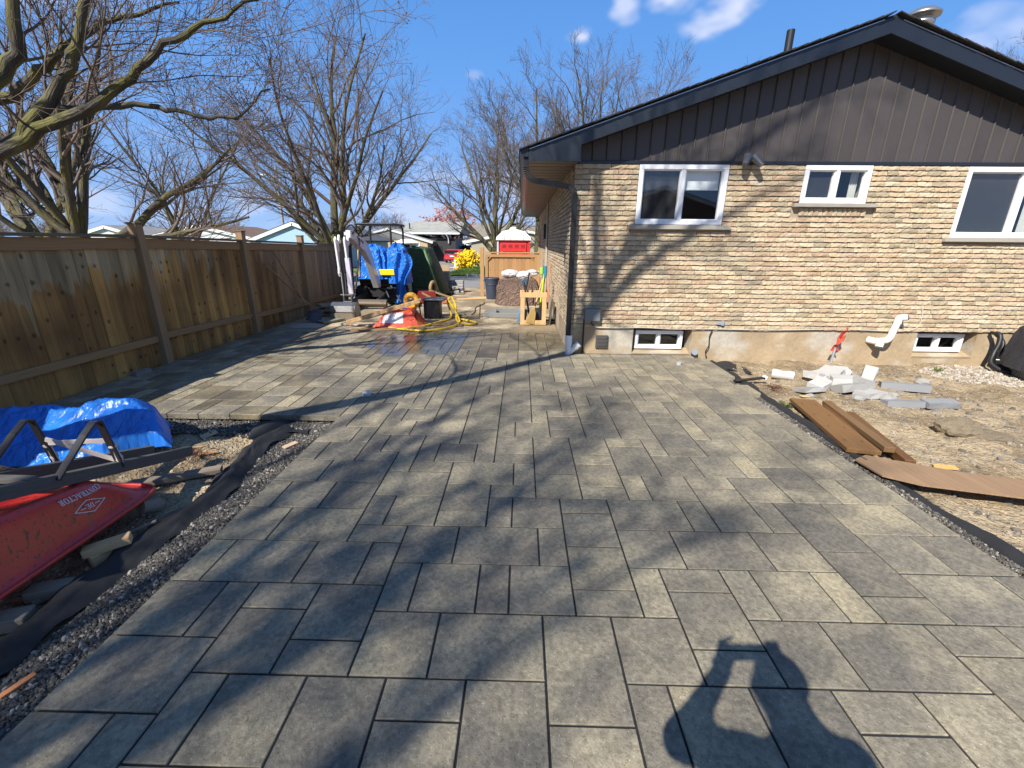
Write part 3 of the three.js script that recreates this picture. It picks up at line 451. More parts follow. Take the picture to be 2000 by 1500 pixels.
// ---------------------------------------------------------------- trees: trunk with limbs, crown of bare twigs, grown branch by branch
const barkMap = tex(256, 512, (u, v) => { const a = fbm(u, v, 14, 5, 231, 4), b = fbm(u, v, 4, 3, 235, 4), k = sstep(0.4, 0.66, b), q = 0.5 + 0.9 * a; const c = ramp(k, [0.078, 0.068, 0.052], [0.135, 0.122, 0.036]); return [c[0] * q, c[1] * q, c[2] * q]; });
const barkBump = grey(256, 512, (u, v) => fbm(u, v, 16, 6, 231, 5));
const BARK = M(1, 1, 1, 0.95, { map: rep(barkMap, 0.5, 1), bumpMap: rep(barkBump, 0.25, 0.5), bumpScale: 0.012 }), TWIG = M(0.085, 0.06, 0.05, 0.9), TWIG2 = M(0.125, 0.095, 0.075, 0.9), BUD = M(0.10, 0.035, 0.03, 0.8);
class Buf {
  constructor() { this.p = []; this.n = []; this.u = []; this.i = []; }
  tube(pts, rs, sides) {
    const N = pts.length; let vlen = 0;
    for (let k = 0; k < N; k++) {
      const a = pts[Math.max(0, k - 1)], b = pts[Math.min(N - 1, k + 1)]; let dx = b[0] - a[0], dy = b[1] - a[1], dz = b[2] - a[2]; const l = Math.hypot(dx, dy, dz) || 1; dx /= l; dy /= l; dz /= l;
      let ux, uy, uz; if (Math.abs(dy) < 0.9) { ux = dz; uy = 0; uz = -dx; } else { ux = 0; uy = dz; uz = -dy; }
      const ul = Math.hypot(ux, uy, uz); ux /= ul; uy /= ul; uz /= ul; const wx = dy * uz - dz * uy, wy = dz * ux - dx * uz, wz = dx * uy - dy * ux;
      if (k) vlen += Math.hypot(pts[k][0] - pts[k - 1][0], pts[k][1] - pts[k - 1][1], pts[k][2] - pts[k - 1][2]);
      for (let s = 0; s <= sides; s++) { const t = s / sides * Math.PI * 2, c = Math.cos(t), q = Math.sin(t), nx = ux * c + wx * q, ny = uy * c + wy * q, nz = uz * c + wz * q; this.p.push(pts[k][0] + nx * rs[k], pts[k][1] + ny * rs[k], pts[k][2] + nz * rs[k]); this.n.push(nx, ny, nz); this.u.push(s / sides * 6.28 * rs[0], vlen); }
    }
    const w = sides + 1, o = this.p.length / 3 - N * w;
    for (let k = 0; k < N - 1; k++) for (let s = 0; s < sides; s++) { const a = o + k * w + s; this.i.push(a, a + 1, a + w, a + 1, a + w + 1, a + w); }
  }
  bud(x, y, z, r) { const o = this.p.length / 3; for (const [a, b, c] of [[r, 0, 0], [-r, 0, 0], [0, r * 1.3, 0], [0, -r * 1.3, 0], [0, 0, r], [0, 0, -r]]) { this.p.push(x + a, y + b, z + c); const l = Math.hypot(a, b, c); this.n.push(a / l, b / l, c / l); this.u.push(0, 0); } for (const t of [0, 2, 4, 2, 1, 4, 1, 3, 4, 3, 0, 4, 2, 0, 5, 1, 2, 5, 3, 1, 5, 0, 3, 5]) this.i.push(o + t); }
  geo() { const g = new THREE.BufferGeometry(); g.setAttribute('position', new THREE.Float32BufferAttribute(this.p, 3)); g.setAttribute('normal', new THREE.Float32BufferAttribute(this.n, 3)); g.setAttribute('uv', new THREE.Float32BufferAttribute(this.u, 2)); g.setIndex(this.i); return g; }
}
function growTree(o) {                                 // o: seed, stems [[azimuth, elevation, length, radius, height on trunk]], trunk [height, radius], limbs (explicit), deep, twig
  const R = rng(o.seed), T = new Buf(), C = new Buf(), B = o.buds ? new Buf() : null, MAX = o.deep ?? 4, th = o.thin ?? 1, rr = () => R() * 2 - 1;
  const kids = o.kids ?? [0, 8, 7, 6, 4];
  function branch(p, d, L, r, lv) {
    const n = lv <= 1 ? 9 : lv === 2 ? 6 : lv === 3 ? 4 : 2, pts = [p], rs = [r], dirs = [d], up = (o.up ?? 0.1) * (lv <= 1 ? 1 : 0.8), wob = lv <= 1 ? 0.16 : 0.24;
    for (let k = 1; k <= n; k++) {
      let x = d[0] + rr() * wob, y = d[1] + rr() * wob + up * (1 - d[1]), z = d[2] + rr() * wob; const l = Math.hypot(x, y, z); d = [x / l, y / l, z / l];
      const s = L / n; p = [p[0] + d[0] * s, p[1] + d[1] * s, p[2] + d[2] * s]; pts.push(p); dirs.push(d); rs.push(Math.max(r * (1 - 0.8 * k / n), 0.0022 * th));
    }
    (lv <= 1 ? T : C).tube(pts, rs, lv <= 1 ? 8 : lv === 2 ? 5 : 3);
    sprout(pts, dirs, rs, L, lv);
    return pts;
  }
  function sprout(pts, dirs, rs, L, lv, from = 0.18, more = 0, slim = 1) {
    if (lv >= MAX) { if (B) { const q = pts[pts.length - 1]; B.bud(q[0], q[1], q[2], o.budR ?? 0.008); const m = pts[Math.floor(pts.length / 2)]; B.bud(m[0], m[1], m[2], (o.budR ?? 0.008) * 0.8); } return; }
    const n = pts.length - 1, K = kids[lv] + Math.floor(R() * 2) + more;
    for (let c = 0; c < K; c++) {
      const t = from + (1 - from) * (c + R()) / K, f = t * n, k = Math.min(n - 1, Math.floor(f)), q = f - k, a = pts[k], b = pts[k + 1], dd = dirs[Math.min(n, k + 1)], p = [mix(a[0], b[0], q), mix(a[1], b[1], q), mix(a[2], b[2], q)];
      let x = rr(), y = rr(), z = rr(); const dt = x * dd[0] + y * dd[1] + z * dd[2]; x -= dt * dd[0]; y -= dt * dd[1]; z -= dt * dd[2]; const l = Math.hypot(x, y, z) || 1, an = 0.45 + R() * 0.5, s = Math.sin(an) / l, cc = Math.cos(an);
      let e = [dd[0] * cc + x * s, dd[1] * cc + y * s + 0.1, dd[2] * cc + z * s]; const el = Math.hypot(...e); e = e.map((w) => w / el);
      const len = L * (0.34 + 0.26 * R()) * (1 - 0.5 * t) * (lv === 1 ? 1.15 : 1) + (lv >= 2 ? 0.1 : 0.2);
      branch(p, e, len * (slim < 1 ? 0.7 + 0.6 * R() : 1), Math.max(mix(rs[k], rs[k + 1], q) * (0.42 + 0.22 * R()) * slim, 0.0026 * th), lv + 1);
    }
  }
  const [h, r] = o.trunk;
  if (h > 0) { const pts = [], rs = []; for (let k = 0; k <= 8; k++) { const t = k / 8; pts.push([(o.lean?.[0] ?? 0) * t * t + rr() * 0.02, h * t, (o.lean?.[1] ?? 0) * t * t + rr() * 0.02]); rs.push(r * (1 + 0.5 * Math.pow(1 - t, 5)) * (1 - 0.25 * t)); } T.tube(pts, rs, 12); }
  for (const [az, el, L, rad, hh] of o.stems ?? []) { const a = az * Math.PI / 180, e = el * Math.PI / 180, t = clamp(hh / (h || 1)); branch([(o.lean?.[0] ?? 0) * t * t, hh, (o.lean?.[1] ?? 0) * t * t], [Math.cos(e) * Math.cos(a), Math.sin(e), -Math.cos(e) * Math.sin(a)], L, rad, 1); }
  for (const { pts, r: [ra, rb2], from, slim } of o.limbs ?? []) {
    const c = new THREE.CatmullRomCurve3(pts.map((q) => V(...q)), false, 'centripetal'), n = pts.length * 4, P = c.getPoints(n).map((q) => [q.x + rr() * 0.02, q.y + rr() * 0.02, q.z + rr() * 0.02]), rs = P.map((_, i) => mix(ra, rb2, i / n)), D = P.map((_, i) => { const a = P[Math.max(0, i - 1)], b = P[Math.min(n, i + 1)], v = V(b[0] - a[0], b[1] - a[1], b[2] - a[2]).normalize(); return [v.x, v.y, v.z]; });
    T.tube(P, rs, 12); sprout(P, D, rs, c.getLength() * (o.limbK ?? 0.8), 1, from ?? 0.25, 4, slim ?? 0.38);
  }
  return { T: T.geo(), C: C.geo(), B: B?.geo() };
}
function tree(name, label, pos, o, group) {
  const t = thing(name, label, 'tree', pos, 0, group), g = growTree(o);
  obj('trunk', g.T, o.bark ?? BARK, t); const c = obj('crown', g.C, o.twig ?? TWIG2, t); if (g.B) obj('buds', g.B, o.budMat ?? BUD, c);
  return t;
}
const fan = (n, el0, el1, L, r, h, seed, squash = 1) => { const R = rng(seed); return Array.from({ length: n }, (_, i) => [i * 137.5 + R() * 40, mix(el0, el1, (i + R() * 0.5) / n), L * (0.8 + 0.35 * R()), r * (0.7 + 0.5 * R()), h * (0.75 + 0.3 * R())]); };

tree('maple_tree', 'mossy maple whose thick limbs reach in over the fence at the upper left', [-6.3, -0.1, -1.9], {
  seed: 11, trunk: [2.0, 0.34], stems: [[170, 60, 6, 0.16, 1.7], [230, 50, 5.5, 0.15, 1.6], [100, 75, 6.5, 0.14, 1.9], [140, 45, 5, 0.12, 1.8]], buds: true, deep: 4, kids: [0, 7, 7, 5, 3], limbK: 0.52, budR: 0.0065, limbs: [
    { pts: [[0, 1.3, 0], [1.1, 1.75, 0.2], [2.06, 2.3, 0.3], [3.3, 3.7, 0], [4.15, 5.1, -0.3], [4.6, 7, 0.1], [4.6, 9.1, 1.0]], r: [0.16, 0.05], from: 0.5, slim: 0.5 },
    { pts: [[4.1, 5.0, -0.28], [4.3, 6.1, 0.07], [4.0, 7.4, 0.5], [3.66, 8.8, 1.0], [3.4, 10, 1.4]], r: [0.1, 0.03], from: 0.1, slim: 0.6 }, { pts: [[4.6, 7, 0.1], [4.9, 8.6, 0.9], [5.3, 10.4, 1.7], [5.7, 11.8, 2.5]], r: [0.075, 0.02], from: 0.1, slim: 0.6 }, { pts: [[4.3, 5.6, -0.2], [4.9, 7.2, 0.3], [5.4, 8.6, 1.0], [6.2, 9.9, 1.6]], r: [0.07, 0.015], from: 0.1, slim: 0.6 },
    { pts: [[0, 1.5, 0], [0.5, 2.2, -1.4], [1.28, 2.56, -2.7], [1.68, 2.78, -2.7], [1.95, 3.1, -2.75], [2.16, 3.42, -2.8], [2.35, 4.1, -3.0], [2.45, 5.1, -3.2]], r: [0.092, 0.022], from: 0.4 },
    { pts: [[0, 1.4, 0], [0.4, 1.9, -1.3], [1.15, 2.42, -2.55], [1.78, 2.76, -2.7], [2.33, 2.98, -2.75], [2.68, 3.2, -2.75], [3.1, 3.5, -2.8], [3.5, 3.66, -2.85], [3.95, 3.9, -2.95]], r: [0.082, 0.01], from: 0.4 },
    { pts: [[0.1, 1.6, 0], [0.1, 2.6, -2.0], [0.6, 3.2, -3.5], [1.1, 3.45, -3.5], [1.5, 3.7, -3.5], [1.95, 3.95, -3.6], [2.7, 4.1, -3.6]], r: [0.085, 0.012], from: 0.45 },
    { pts: [[0, 1.6, 0], [0.4, 2.6, -2.1], [1.12, 3.28, -3.1], [1.36, 3.9, -3.15], [1.4, 5.2, -3.3]], r: [0.11, 0.03], from: 0.5 },
    { pts: [[1.9, 2.9, -2.75], [2.3, 3.06, -3.2], [2.75, 3.02, -3.3], [3.25, 2.99, -3.35], [3.6, 3.28, -3.4]], r: [0.035, 0.008], from: 0.2 }] });
tree('maple_tree', 'broad bare maple standing beyond the fence behind the photographer', [-6.7, -0.1, 6.6], { seed: 17, trunk: [6.8, 0.24], stems: fan(12, 84, 56, 5.4, 0.09, 6.4, 4), deep: 4, kids: [0, 7, 6, 5, 3], thin: 2.2, buds: true, budR: 0.012 });
tree('maple_tree', 'many-stemmed bare tree low behind the fence, left of the first visible post', [-10.6, -0.2, -10.8], { seed: 23, trunk: [1.9, 0.3], stems: [[60, 66, 5.4, 0.13, 1.7], [85, 72, 5.6, 0.13, 1.9], [110, 62, 5.4, 0.12, 1.8], [150, 48, 5, 0.12, 1.7], [170, 38, 4.8, 0.11, 1.7], [20, 38, 4.6, 0.12, 1.4], [10, 28, 4.4, 0.11, 1.3], [-40, 55, 4.6, 0.1, 1.8], [200, 50, 4.5, 0.1, 1.8], [270, 60, 5, 0.1, 1.8]], deep: 4, kids: [0, 9, 7, 6, 4], thin: 1.3 });
tree('maple_tree', 'thick leaning bare tree at the far left edge behind the fence', [-14.4, -0.2, -14], { seed: 29, trunk: [1.5, 0.34], lean: [-0.5, 0], stems: [[165, 38, 5, 0.22, 1.4], [150, 55, 5, 0.13, 1.4], [95, 65, 5.5, 0.15, 1.4], [60, 52, 4.6, 0.1, 1.5], [220, 50, 5, 0.1, 1.5]], deep: 4, kids: [0, 8, 7, 5, 3], thin: 1.3 });
tree('maple_tree', 'large fan-shaped bare tree above the fence behind the digger', [-8.0, -0.25, -19.5], { seed: 37, trunk: [1.35, 0.42], thin: 1.9, deep: 4, kids: [0, 10, 8, 6, 4], twig: TWIG2, up: 0.05, stems: [[160, 32, 5.2, 0.12, 1.1], [150, 52, 7.4, 0.15, 1.2], [130, 64, 7.8, 0.15, 1.3], [95, 84, 8.4, 0.19, 1.35], [80, 74, 8.2, 0.15, 1.35], [50, 62, 7.6, 0.16, 1.3], [35, 50, 6.8, 0.14, 1.25], [12, 34, 5.2, 0.12, 1.1], [-50, 58, 6.8, 0.12, 1.3], [215, 55, 7, 0.13, 1.3], [270, 66, 7, 0.12, 1.3]], buds: true });
tree('honey_locust', 'wide bare tree with crooked dark limbs rising behind the gate', [-1.45, -0.35, -25.5], { seed: 41, trunk: [1.7, 0.3], thin: 2.2, deep: 4, kids: [0, 8, 8, 6, 4], up: 0.12, stems: [[172, 44, 5.6, 0.16, 1.3], [165, 60, 5, 0.11, 1.6], [130, 66, 6.2, 0.15, 1.7], [80, 80, 6.4, 0.15, 1.7], [40, 62, 5.6, 0.15, 1.7], [15, 45, 4.2, 0.12, 1.5], [250, 60, 5, 0.1, 1.6], [300, 55, 5, 0.1, 1.6]] });
tree('bare_tree', 'tall bare crown showing above the left slope of the roof', [4.6, -0.4, -32], { seed: 43, trunk: [4, 0.32], thin: 2.6, deep: 4, kids: [0, 10, 8, 6, 4], stems: fan(9, 82, 34, 8, 0.14, 4, 6) });
tree('bare_tree', 'second bare crown behind the house, its twigs lower and nearer the gutter corner', [1.2, -0.4, -35], { seed: 44, trunk: [4, 0.3], thin: 2.8, deep: 4, kids: [0, 10, 8, 6, 4], stems: fan(9, 80, 30, 7.2, 0.14, 4, 26) });
tree('young_maple', 'slender paired bare tree left of the lamp post, pale bark', [-14.6, -0.25, -19.5], { seed: 47, trunk: [0.6, 0.16], thin: 2, deep: 3, kids: [0, 16, 8, 5], stems: [[90, 86, 6.6, 0.11, 0.5], [40, 80, 6.2, 0.1, 0.5], [170, 74, 5, 0.09, 0.5], [150, 66, 4.4, 0.07, 0.5]] });
tree('bare_tree', 'small bare treetop poking above the roof beside the black pipe', [14.3, -0.5, -29], { seed: 53, trunk: [4.5, 0.2], thin: 2.6, deep: 3, kids: [0, 8, 8, 5], stems: fan(7, 84, 40, 6.4, 0.12, 4.4, 8) });
tree('bare_tree', 'bare treetop behind the roof at the right edge below the cloud', [33.5, -0.5, -33], { seed: 59, trunk: [5, 0.3], thin: 2.6, deep: 4, kids: [0, 9, 8, 6, 3], stems: fan(9, 84, 32, 8.4, 0.14, 4.6, 9) });
{                                                      // magnolia in flower: pink petals along the twigs
  const t = tree('magnolia_tree', 'pink flowering magnolia behind the grey house and the red car', [-9.0, -0.65, -58], { seed: 61, trunk: [1.4, 0.22], thin: 4, deep: 3, kids: [0, 9, 8, 5], stems: fan(10, 74, 20, 4.6, 0.1, 1.3, 12), buds: false });
  const R = rng(62), c = t.children[1], p = c.geometry.attributes.position, l = []; const fl = new THREE.IcosahedronGeometry(0.085, 0);
  const im = new THREE.InstancedMesh(fl, M(0.43, 0.29, 0.265, 0.8), 3400), m = new THREE.Matrix4(), e = new THREE.Euler();
  for (let i = 0; i < 3400; i++) { const k = Math.floor(R() * p.count); m.makeRotationFromEuler(e.set(R() * 6, R() * 6, 0)).scale(V(1, 0.7, 0.6 + R())).setPosition(p.getX(k) + R() * 0.2, p.getY(k) + R() * 0.2, p.getZ(k) + R() * 0.2); im.setMatrixAt(i, m); im.setColorAt(i, new THREE.Color(0.8 + R() * 0.5, 0.7 + R() * 0.4, 0.7 + R() * 0.4)); }
  im.name = 'blossom'; stuff(im); c.add(im);
}
{                                                      // forsythia
  const t = thing('forsythia_bush', 'bright yellow forsythia bush on the lawn beside the red car', 'bush', [-3.95, slope(-33), -33]), g = growTree({ seed: 71, trunk: [0, 0.1], thin: 3, deep: 2, kids: [0, 6, 4], up: -0.05, stems: fan(26, 84, 20, 1.0, 0.02, 0.05, 14) });
  const c = obj('stems', [g.T, g.C], TWIG2, t), R = rng(72), p = c.geometry.attributes.position, im = new THREE.InstancedMesh(new THREE.IcosahedronGeometry(0.05, 0), M(0.86, 0.58, 0.01, 0.7), 2600), m = new THREE.Matrix4(), e = new THREE.Euler();
  for (let i = 0; i < 2600; i++) { const k = Math.floor(R() * p.count); m.makeRotationFromEuler(e.set(R() * 6, R() * 6, 0)).scale(V(1, 0.6, 1.2)).setPosition(p.getX(k) + R() * 0.12 - 0.06, p.getY(k) + R() * 0.1, p.getZ(k) + R() * 0.12 - 0.06); im.setMatrixAt(i, m); }
  im.name = 'flowers'; stuff(im); t.add(im);
}
{                                                      // far bare treetops along the skyline: nobody could count them
  const g = growTree({ seed: 81, trunk: [2.5, 0.2], thin: 6, deep: 3, kids: [0, 9, 8, 4], stems: fan(9, 82, 36, 4.6, 0.1, 2.4, 15) }), both = G([g.T, g.C]), R = rng(82);
  const im = new THREE.InstancedMesh(both, M(0.16, 0.125, 0.1, 0.95), 64), m = new THREE.Matrix4();
  for (let i = 0; i < 64; i++) { const s = 0.55 + R() * 0.5, z = -78 - R() * 60, x = -150 + i * 3.6 + R() * 4; m.makeRotationY(R() * 6).scale(V(s * 1.2, s, s * 1.2)).setPosition(x, -0.9, z); im.setMatrixAt(i, m); }
  im.name = 'far_woods'; im.castShadow = true; stuff(im); scene.add(im); im.userData.label = 'brown haze of bare treetops along the skyline behind the houses'; im.userData.category = 'trees';
}

// ---------------------------------------------------------------- far end: screeded bed, street, lawn, houses across the street
{
  const sandMap = tex(512, 512, (u, v) => { const a = fbm(u, v, 5, 5, 301, 5), b = fbm(u, v, 2, 3, 303, 4), f = fbm(u, v, 90, 90, 305, 2); const c = ramp(sstep(0.42, 0.64, a * 0.5 + b * 0.5), [0.24, 0.19, 0.125], [0.50, 0.42, 0.30]); const q = 0.75 + 0.5 * f; return c.map((t) => t * q); });
  const sheet = (x0, x1, z0, z1, h, n = 1) => grid(n, Math.ceil(Math.abs(z1 - z0) / 2), (u, v) => { const x = mix(x0, x1, u), z = mix(z0, z1, v); return [x, slope(z) + h, z, x, z]; });
  struct('screeded_path', sheet(-4.85, HX - 0.01, -8.29, -17.2, -0.006), M(1, 0.97, 0.9, 0.95, { map: rep(sandMap, 2.4), bumpMap: rep(soilBump, 1), bumpScale: 0.008 }));
  const roadMap = tex(512, 512, (u, v) => { const a = fbm(u, v, 4, 4, 311, 4), f = fbm(u, v, 120, 120, 315, 2), q = 0.6 + 0.4 * a + 0.4 * f; return [0.21 * q, 0.205 * q, 0.195 * q]; });
  const roadM = M(1, 1, 1, 0.9, { map: rep(roadMap, 3) });
  struct('road', sheet(-120, 120, -17.21, -24.6, -0.012), roadM);
  struct('driveway', sheet(-9.5, -4.35, -24.62, -62, 0.0, 2), roadM);
  const kerb = []; for (let x = -60; x < 60; x += 3) if (x < -10 || x > -5.4) kerb.push(rb(2.98, 0.14, 0.16, x + 1.5, slope(-24.6) + 0.03, -24.6)); struct('kerb', kerb, MAT.concrete);
  const grassMap = tex(512, 512, (u, v) => { const a = fbm(u, v, 8, 8, 321, 4), f = fbm(u, v, 160, 160, 325, 2), q = 0.4 + 1.2 * f; const c = ramp(a, [0.07, 0.125, 0.022], [0.12, 0.18, 0.04]); return c.map((t) => t * q); });
  struct('lawn', sheet(-4.3, 90, -24.69, -70, 0.03, 20), M(1, 1, 1, 0.95, { map: rep(grassMap, 1.5), bumpMap: rep(speck, 0.3), bumpScale: 0.03 }));
  struct('lawn', sheet(-120, -9.55, -24.69, -70, 0.03, 20), M(1, 1, 1, 0.95, { map: rep(grassMap, 1.5) }));
  const R = rng(91), bl = new THREE.BufferGeometry(); bl.setAttribute('position', new THREE.Float32BufferAttribute([-0.012, 0, 0, 0.012, 0, 0, 0.01, 0.07, 0.02], 3)); bl.setAttribute('uv', new THREE.Float32BufferAttribute([0, 0, 1, 0, 0, 1], 2)); bl.computeVertexNormals();
  const im = new THREE.InstancedMesh(bl, M(0.085, 0.15, 0.025, 0.9, { side: THREE.DoubleSide }), 14000), m = new THREE.Matrix4();
  for (let i = 0; i < 14000; i++) { const x = -4.25 + R() * 5, z = -24.75 - R() * 9; m.makeRotationY(R() * 6).scale(V(2, 0.7 + R(), 1)).setPosition(x, slope(z) + 0.03, z); im.setMatrixAt(i, m); }
  im.name = 'grass'; stuff(im); scene.add(im); im.userData.label = 'short green grass of the lawn across the street'; im.userData.category = 'grass';
}
const ROOF = (r, g, b) => M(r, g, b, 0.95, { bumpMap: rep(speck, 0.3), bumpScale: 0.01, map: rep(brickMap, 3) });
function gableHouse(name, label, o) {                  // o: x, z (near wall), w, d, eave, ridge (heights), ridge along z; over: overhang
  const y0 = slope(o.z) - 0.1, t = thing(name, label, 'house', [o.x, y0, o.z], o.turn ?? 0), w = o.w / 2, e = o.eave - y0, r = o.ridge - y0, ov = o.over ?? 0.5, k = (r - e) / w;
  obj('wall', poly([[-w, 0], [w, 0], [w, e], [0, r], [-w, e]], o.d).translate(0, 0, -o.d), o.wall, t);
  for (const s of [-1, 1]) {
    const L = Math.hypot(w + ov, (w + ov) * k), g = bx(L, 0.12, o.d + 0.3, s * L / 2, 0.06, -o.d / 2).applyMatrix4(new THREE.Matrix4().makeRotationZ(-s * Math.atan(k))).translate(0, r + 0.02, 0);
    const rf = obj('roof', g, o.roof, t);
    obj('bargeboard', bx(L, 0.2, 0.05, s * L / 2, -0.06, 0.16).applyMatrix4(new THREE.Matrix4().makeRotationZ(-s * Math.atan(k))).translate(0, r + 0.04, 0), o.trim ?? MAT.whitePaint, rf);
  }
  for (const [x, y, ww, hh] of o.windows ?? []) { const f = obj('window', rb(ww, hh, 0.08, x, y, 0.03), MAT.vinyl, t); obj('pane', bx(ww * 0.86, hh * 0.82, 0.03, x, y, 0.066), MAT.glassDark, f); }
  for (const [x, y, ww, hh, m] of o.panels ?? []) obj('cladding_panel', bx(ww, hh, 0.04, x, y, 0.022), m, t);
  return t;
}
{
  const greyRoof = ROOF(0.4, 0.4, 0.37), tanBrick = BRICK[0], greySiding = M(0.17, 0.165, 0.165, 0.8, { bumpMap: rep(woodBump, 1) , bumpScale: 0.004 });
  const gh = gableHouse('split_level_house', 'grey-roofed split-level house with tan brick front seen behind the digger canopy', { x: -14.0, z: -48, w: 8.2, d: 9, eave: 1.72, ridge: 2.86, over: 0.6, wall: tanBrick, roof: greyRoof, trim: M(0.6, 0.61, 0.62, 0.6), windows: [[-2.0, 1.25, 1.15, 0.95], [1.2, 1.3, 0.55, 1.1], [1.95, 1.35, 0.7, 1.2], [2.65, 1.3, 0.5, 1.1]],
    panels: [[-2.95, 1.2, 0.7, 1.4, MAT.vinyl], [-1.05, 1.2, 0.6, 1.4, MAT.vinyl], [0.75, 1.35, 0.4, 1.6, MAT.vinyl], [3.1, 1.25, 0.35, 1.5, MAT.vinyl]] });
  obj('gable_siding', poly([[-3.9, 2.32], [3.9, 2.32], [0, 3.36]], 0.05).translate(0, 0, 0.02), greySiding, gh);
  obj('bay_hood', lathe([[0, 0.42], [0.5, 0.36], [0.9, 0.14], [1.0, 0]], 20).scale(1.25, 1, 0.5).translate(1.95, 1.98, 0), MAT.whitePaint, gh);
  const wing = obj('wing', [bx(5.6, 3.2, 8, 3.95, 0.9, -5.6)], greySiding, gh);
  obj('roof', poly([[-4.6, 0], [4.6, 0], [0, 1.35]], 6.4, 0).rotateY(Math.PI / 2).translate(1.0, 2.98, -5.6), greyRoof, gh);
  obj('eave_board', bx(6.5, 0.18, 0.06, 4.1, 2.98, -0.98), M(0.6, 0.61, 0.62, 0.6), gh);
  obj('chimney_pipe', rod([1.7, 3.0, -2.6], [1.7, 4.05, -2.6], 0.07), MAT.darkSteel, gh);
  obj('door', rb(0.95, 2.0, 0.06, 4.9, 0.7, -1.56), MAT.black, gh); obj('entry_shade', bx(1.9, 1.9, 0.04, 5.75, 1.5, -1.575), M(0.03, 0.03, 0.03, 0.8), gh); obj('gutter_pipe', pipe([[5.9, 2.9, -0.95], [6.1, 2.5, -1.2], [6.1, 2.0, -1.4]], 0.06, 8, 10), MAT.vinyl, gh);
  gableHouse('blue_house', 'pale blue sided house with white gable boards beyond the fence', { x: -14.9, z: -30, w: 5.2, d: 12, eave: 1.75, ridge: 2.7, over: 0.55, wall: M(0.36, 0.52, 0.68, 0.75, { bumpMap: rep(grey(8, 64, (u, v) => v), 1, 0.2), bumpScale: 0.02 }), roof: ROOF(0.1, 0.11, 0.13) });
  gableHouse('brown_roofed_house', 'long brown-roofed house with a white gable behind the first fence post', { x: -22.6, z: -32, w: 9.6, d: 7, eave: 1.5, ridge: 2.55, over: 0.4, turn: 0, wall: MAT.whitePaint, roof: ROOF(0.2, 0.13, 0.095) });
  gableHouse('white_house', 'small pale house partly hidden behind the many-stemmed tree', { x: -31, z: -34, w: 5, d: 8, eave: 1.8, ridge: 2.5, over: 0.4, wall: M(0.55, 0.55, 0.54, 0.8), roof: ROOF(0.3, 0.3, 0.31) });
  gableHouse('garage', 'small cream garage with white gable behind the parked red car', { x: -9.1, z: -66, w: 3.4, d: 6, eave: 1.05, ridge: 1.75, over: 0.4, wall: M(0.5, 0.4, 0.26, 0.8), roof: ROOF(0.35, 0.35, 0.33), panels: [[0, 1.0, 2.4, 1.5, M(0.3, 0.2, 0.13, 0.7)]] });
  const rbg = gableHouse('tan_bungalow', 'low tan bungalow with grey-brown roof behind the portable toilet', { x: 0.2, z: -38, w: 8.8, d: 7, eave: 1.75, ridge: 2.55, over: 0.7, wall: M(0.36, 0.31, 0.23, 0.85), roof: ROOF(0.3, 0.265, 0.22), windows: [[-2.2, 1.45, 0.8, 1.2], [2.4, 1.45, 0.8, 1.2]] });
  obj('main_roof', poly([[-4.2, 0], [4.2, 0], [0, 1.45]], 16).rotateY(Math.PI / 2).translate(-5, 2.2, -7), ROOF(0.3, 0.265, 0.22), rbg); obj('vent_pipe', rod([1.6, 3.0, -4.6], [1.6, 3.6, -4.6], 0.08), MAT.darkSteel, rbg);
  const bh = gableHouse('neighbour_house', 'brick house with a dark roof behind the photographer, mirrored in the windows', { x: 9, z: 17, w: 15, d: 8, eave: 2.7, ridge: 5.0, over: 0.5, turn: Math.PI, wall: M(0.2, 0.13, 0.09, 0.9), roof: ROOF(0.08, 0.075, 0.07), windows: [[-4, 1.5, 1.6, 1.1], [0, 1.5, 1.6, 1.1], [4, 1.5, 1.6, 1.1]] });
  const yf = thing('yard_fence', 'pale board fence beyond the yellow bush', 'fence', [-5.2, slope(-52), -52]); for (let i = 0; i < 9; i++) obj('board', rb(0.42, 1.3, 0.04, i * 0.44, 0.65, 0), M(0.5, 0.36, 0.2, 0.8), yf);
}
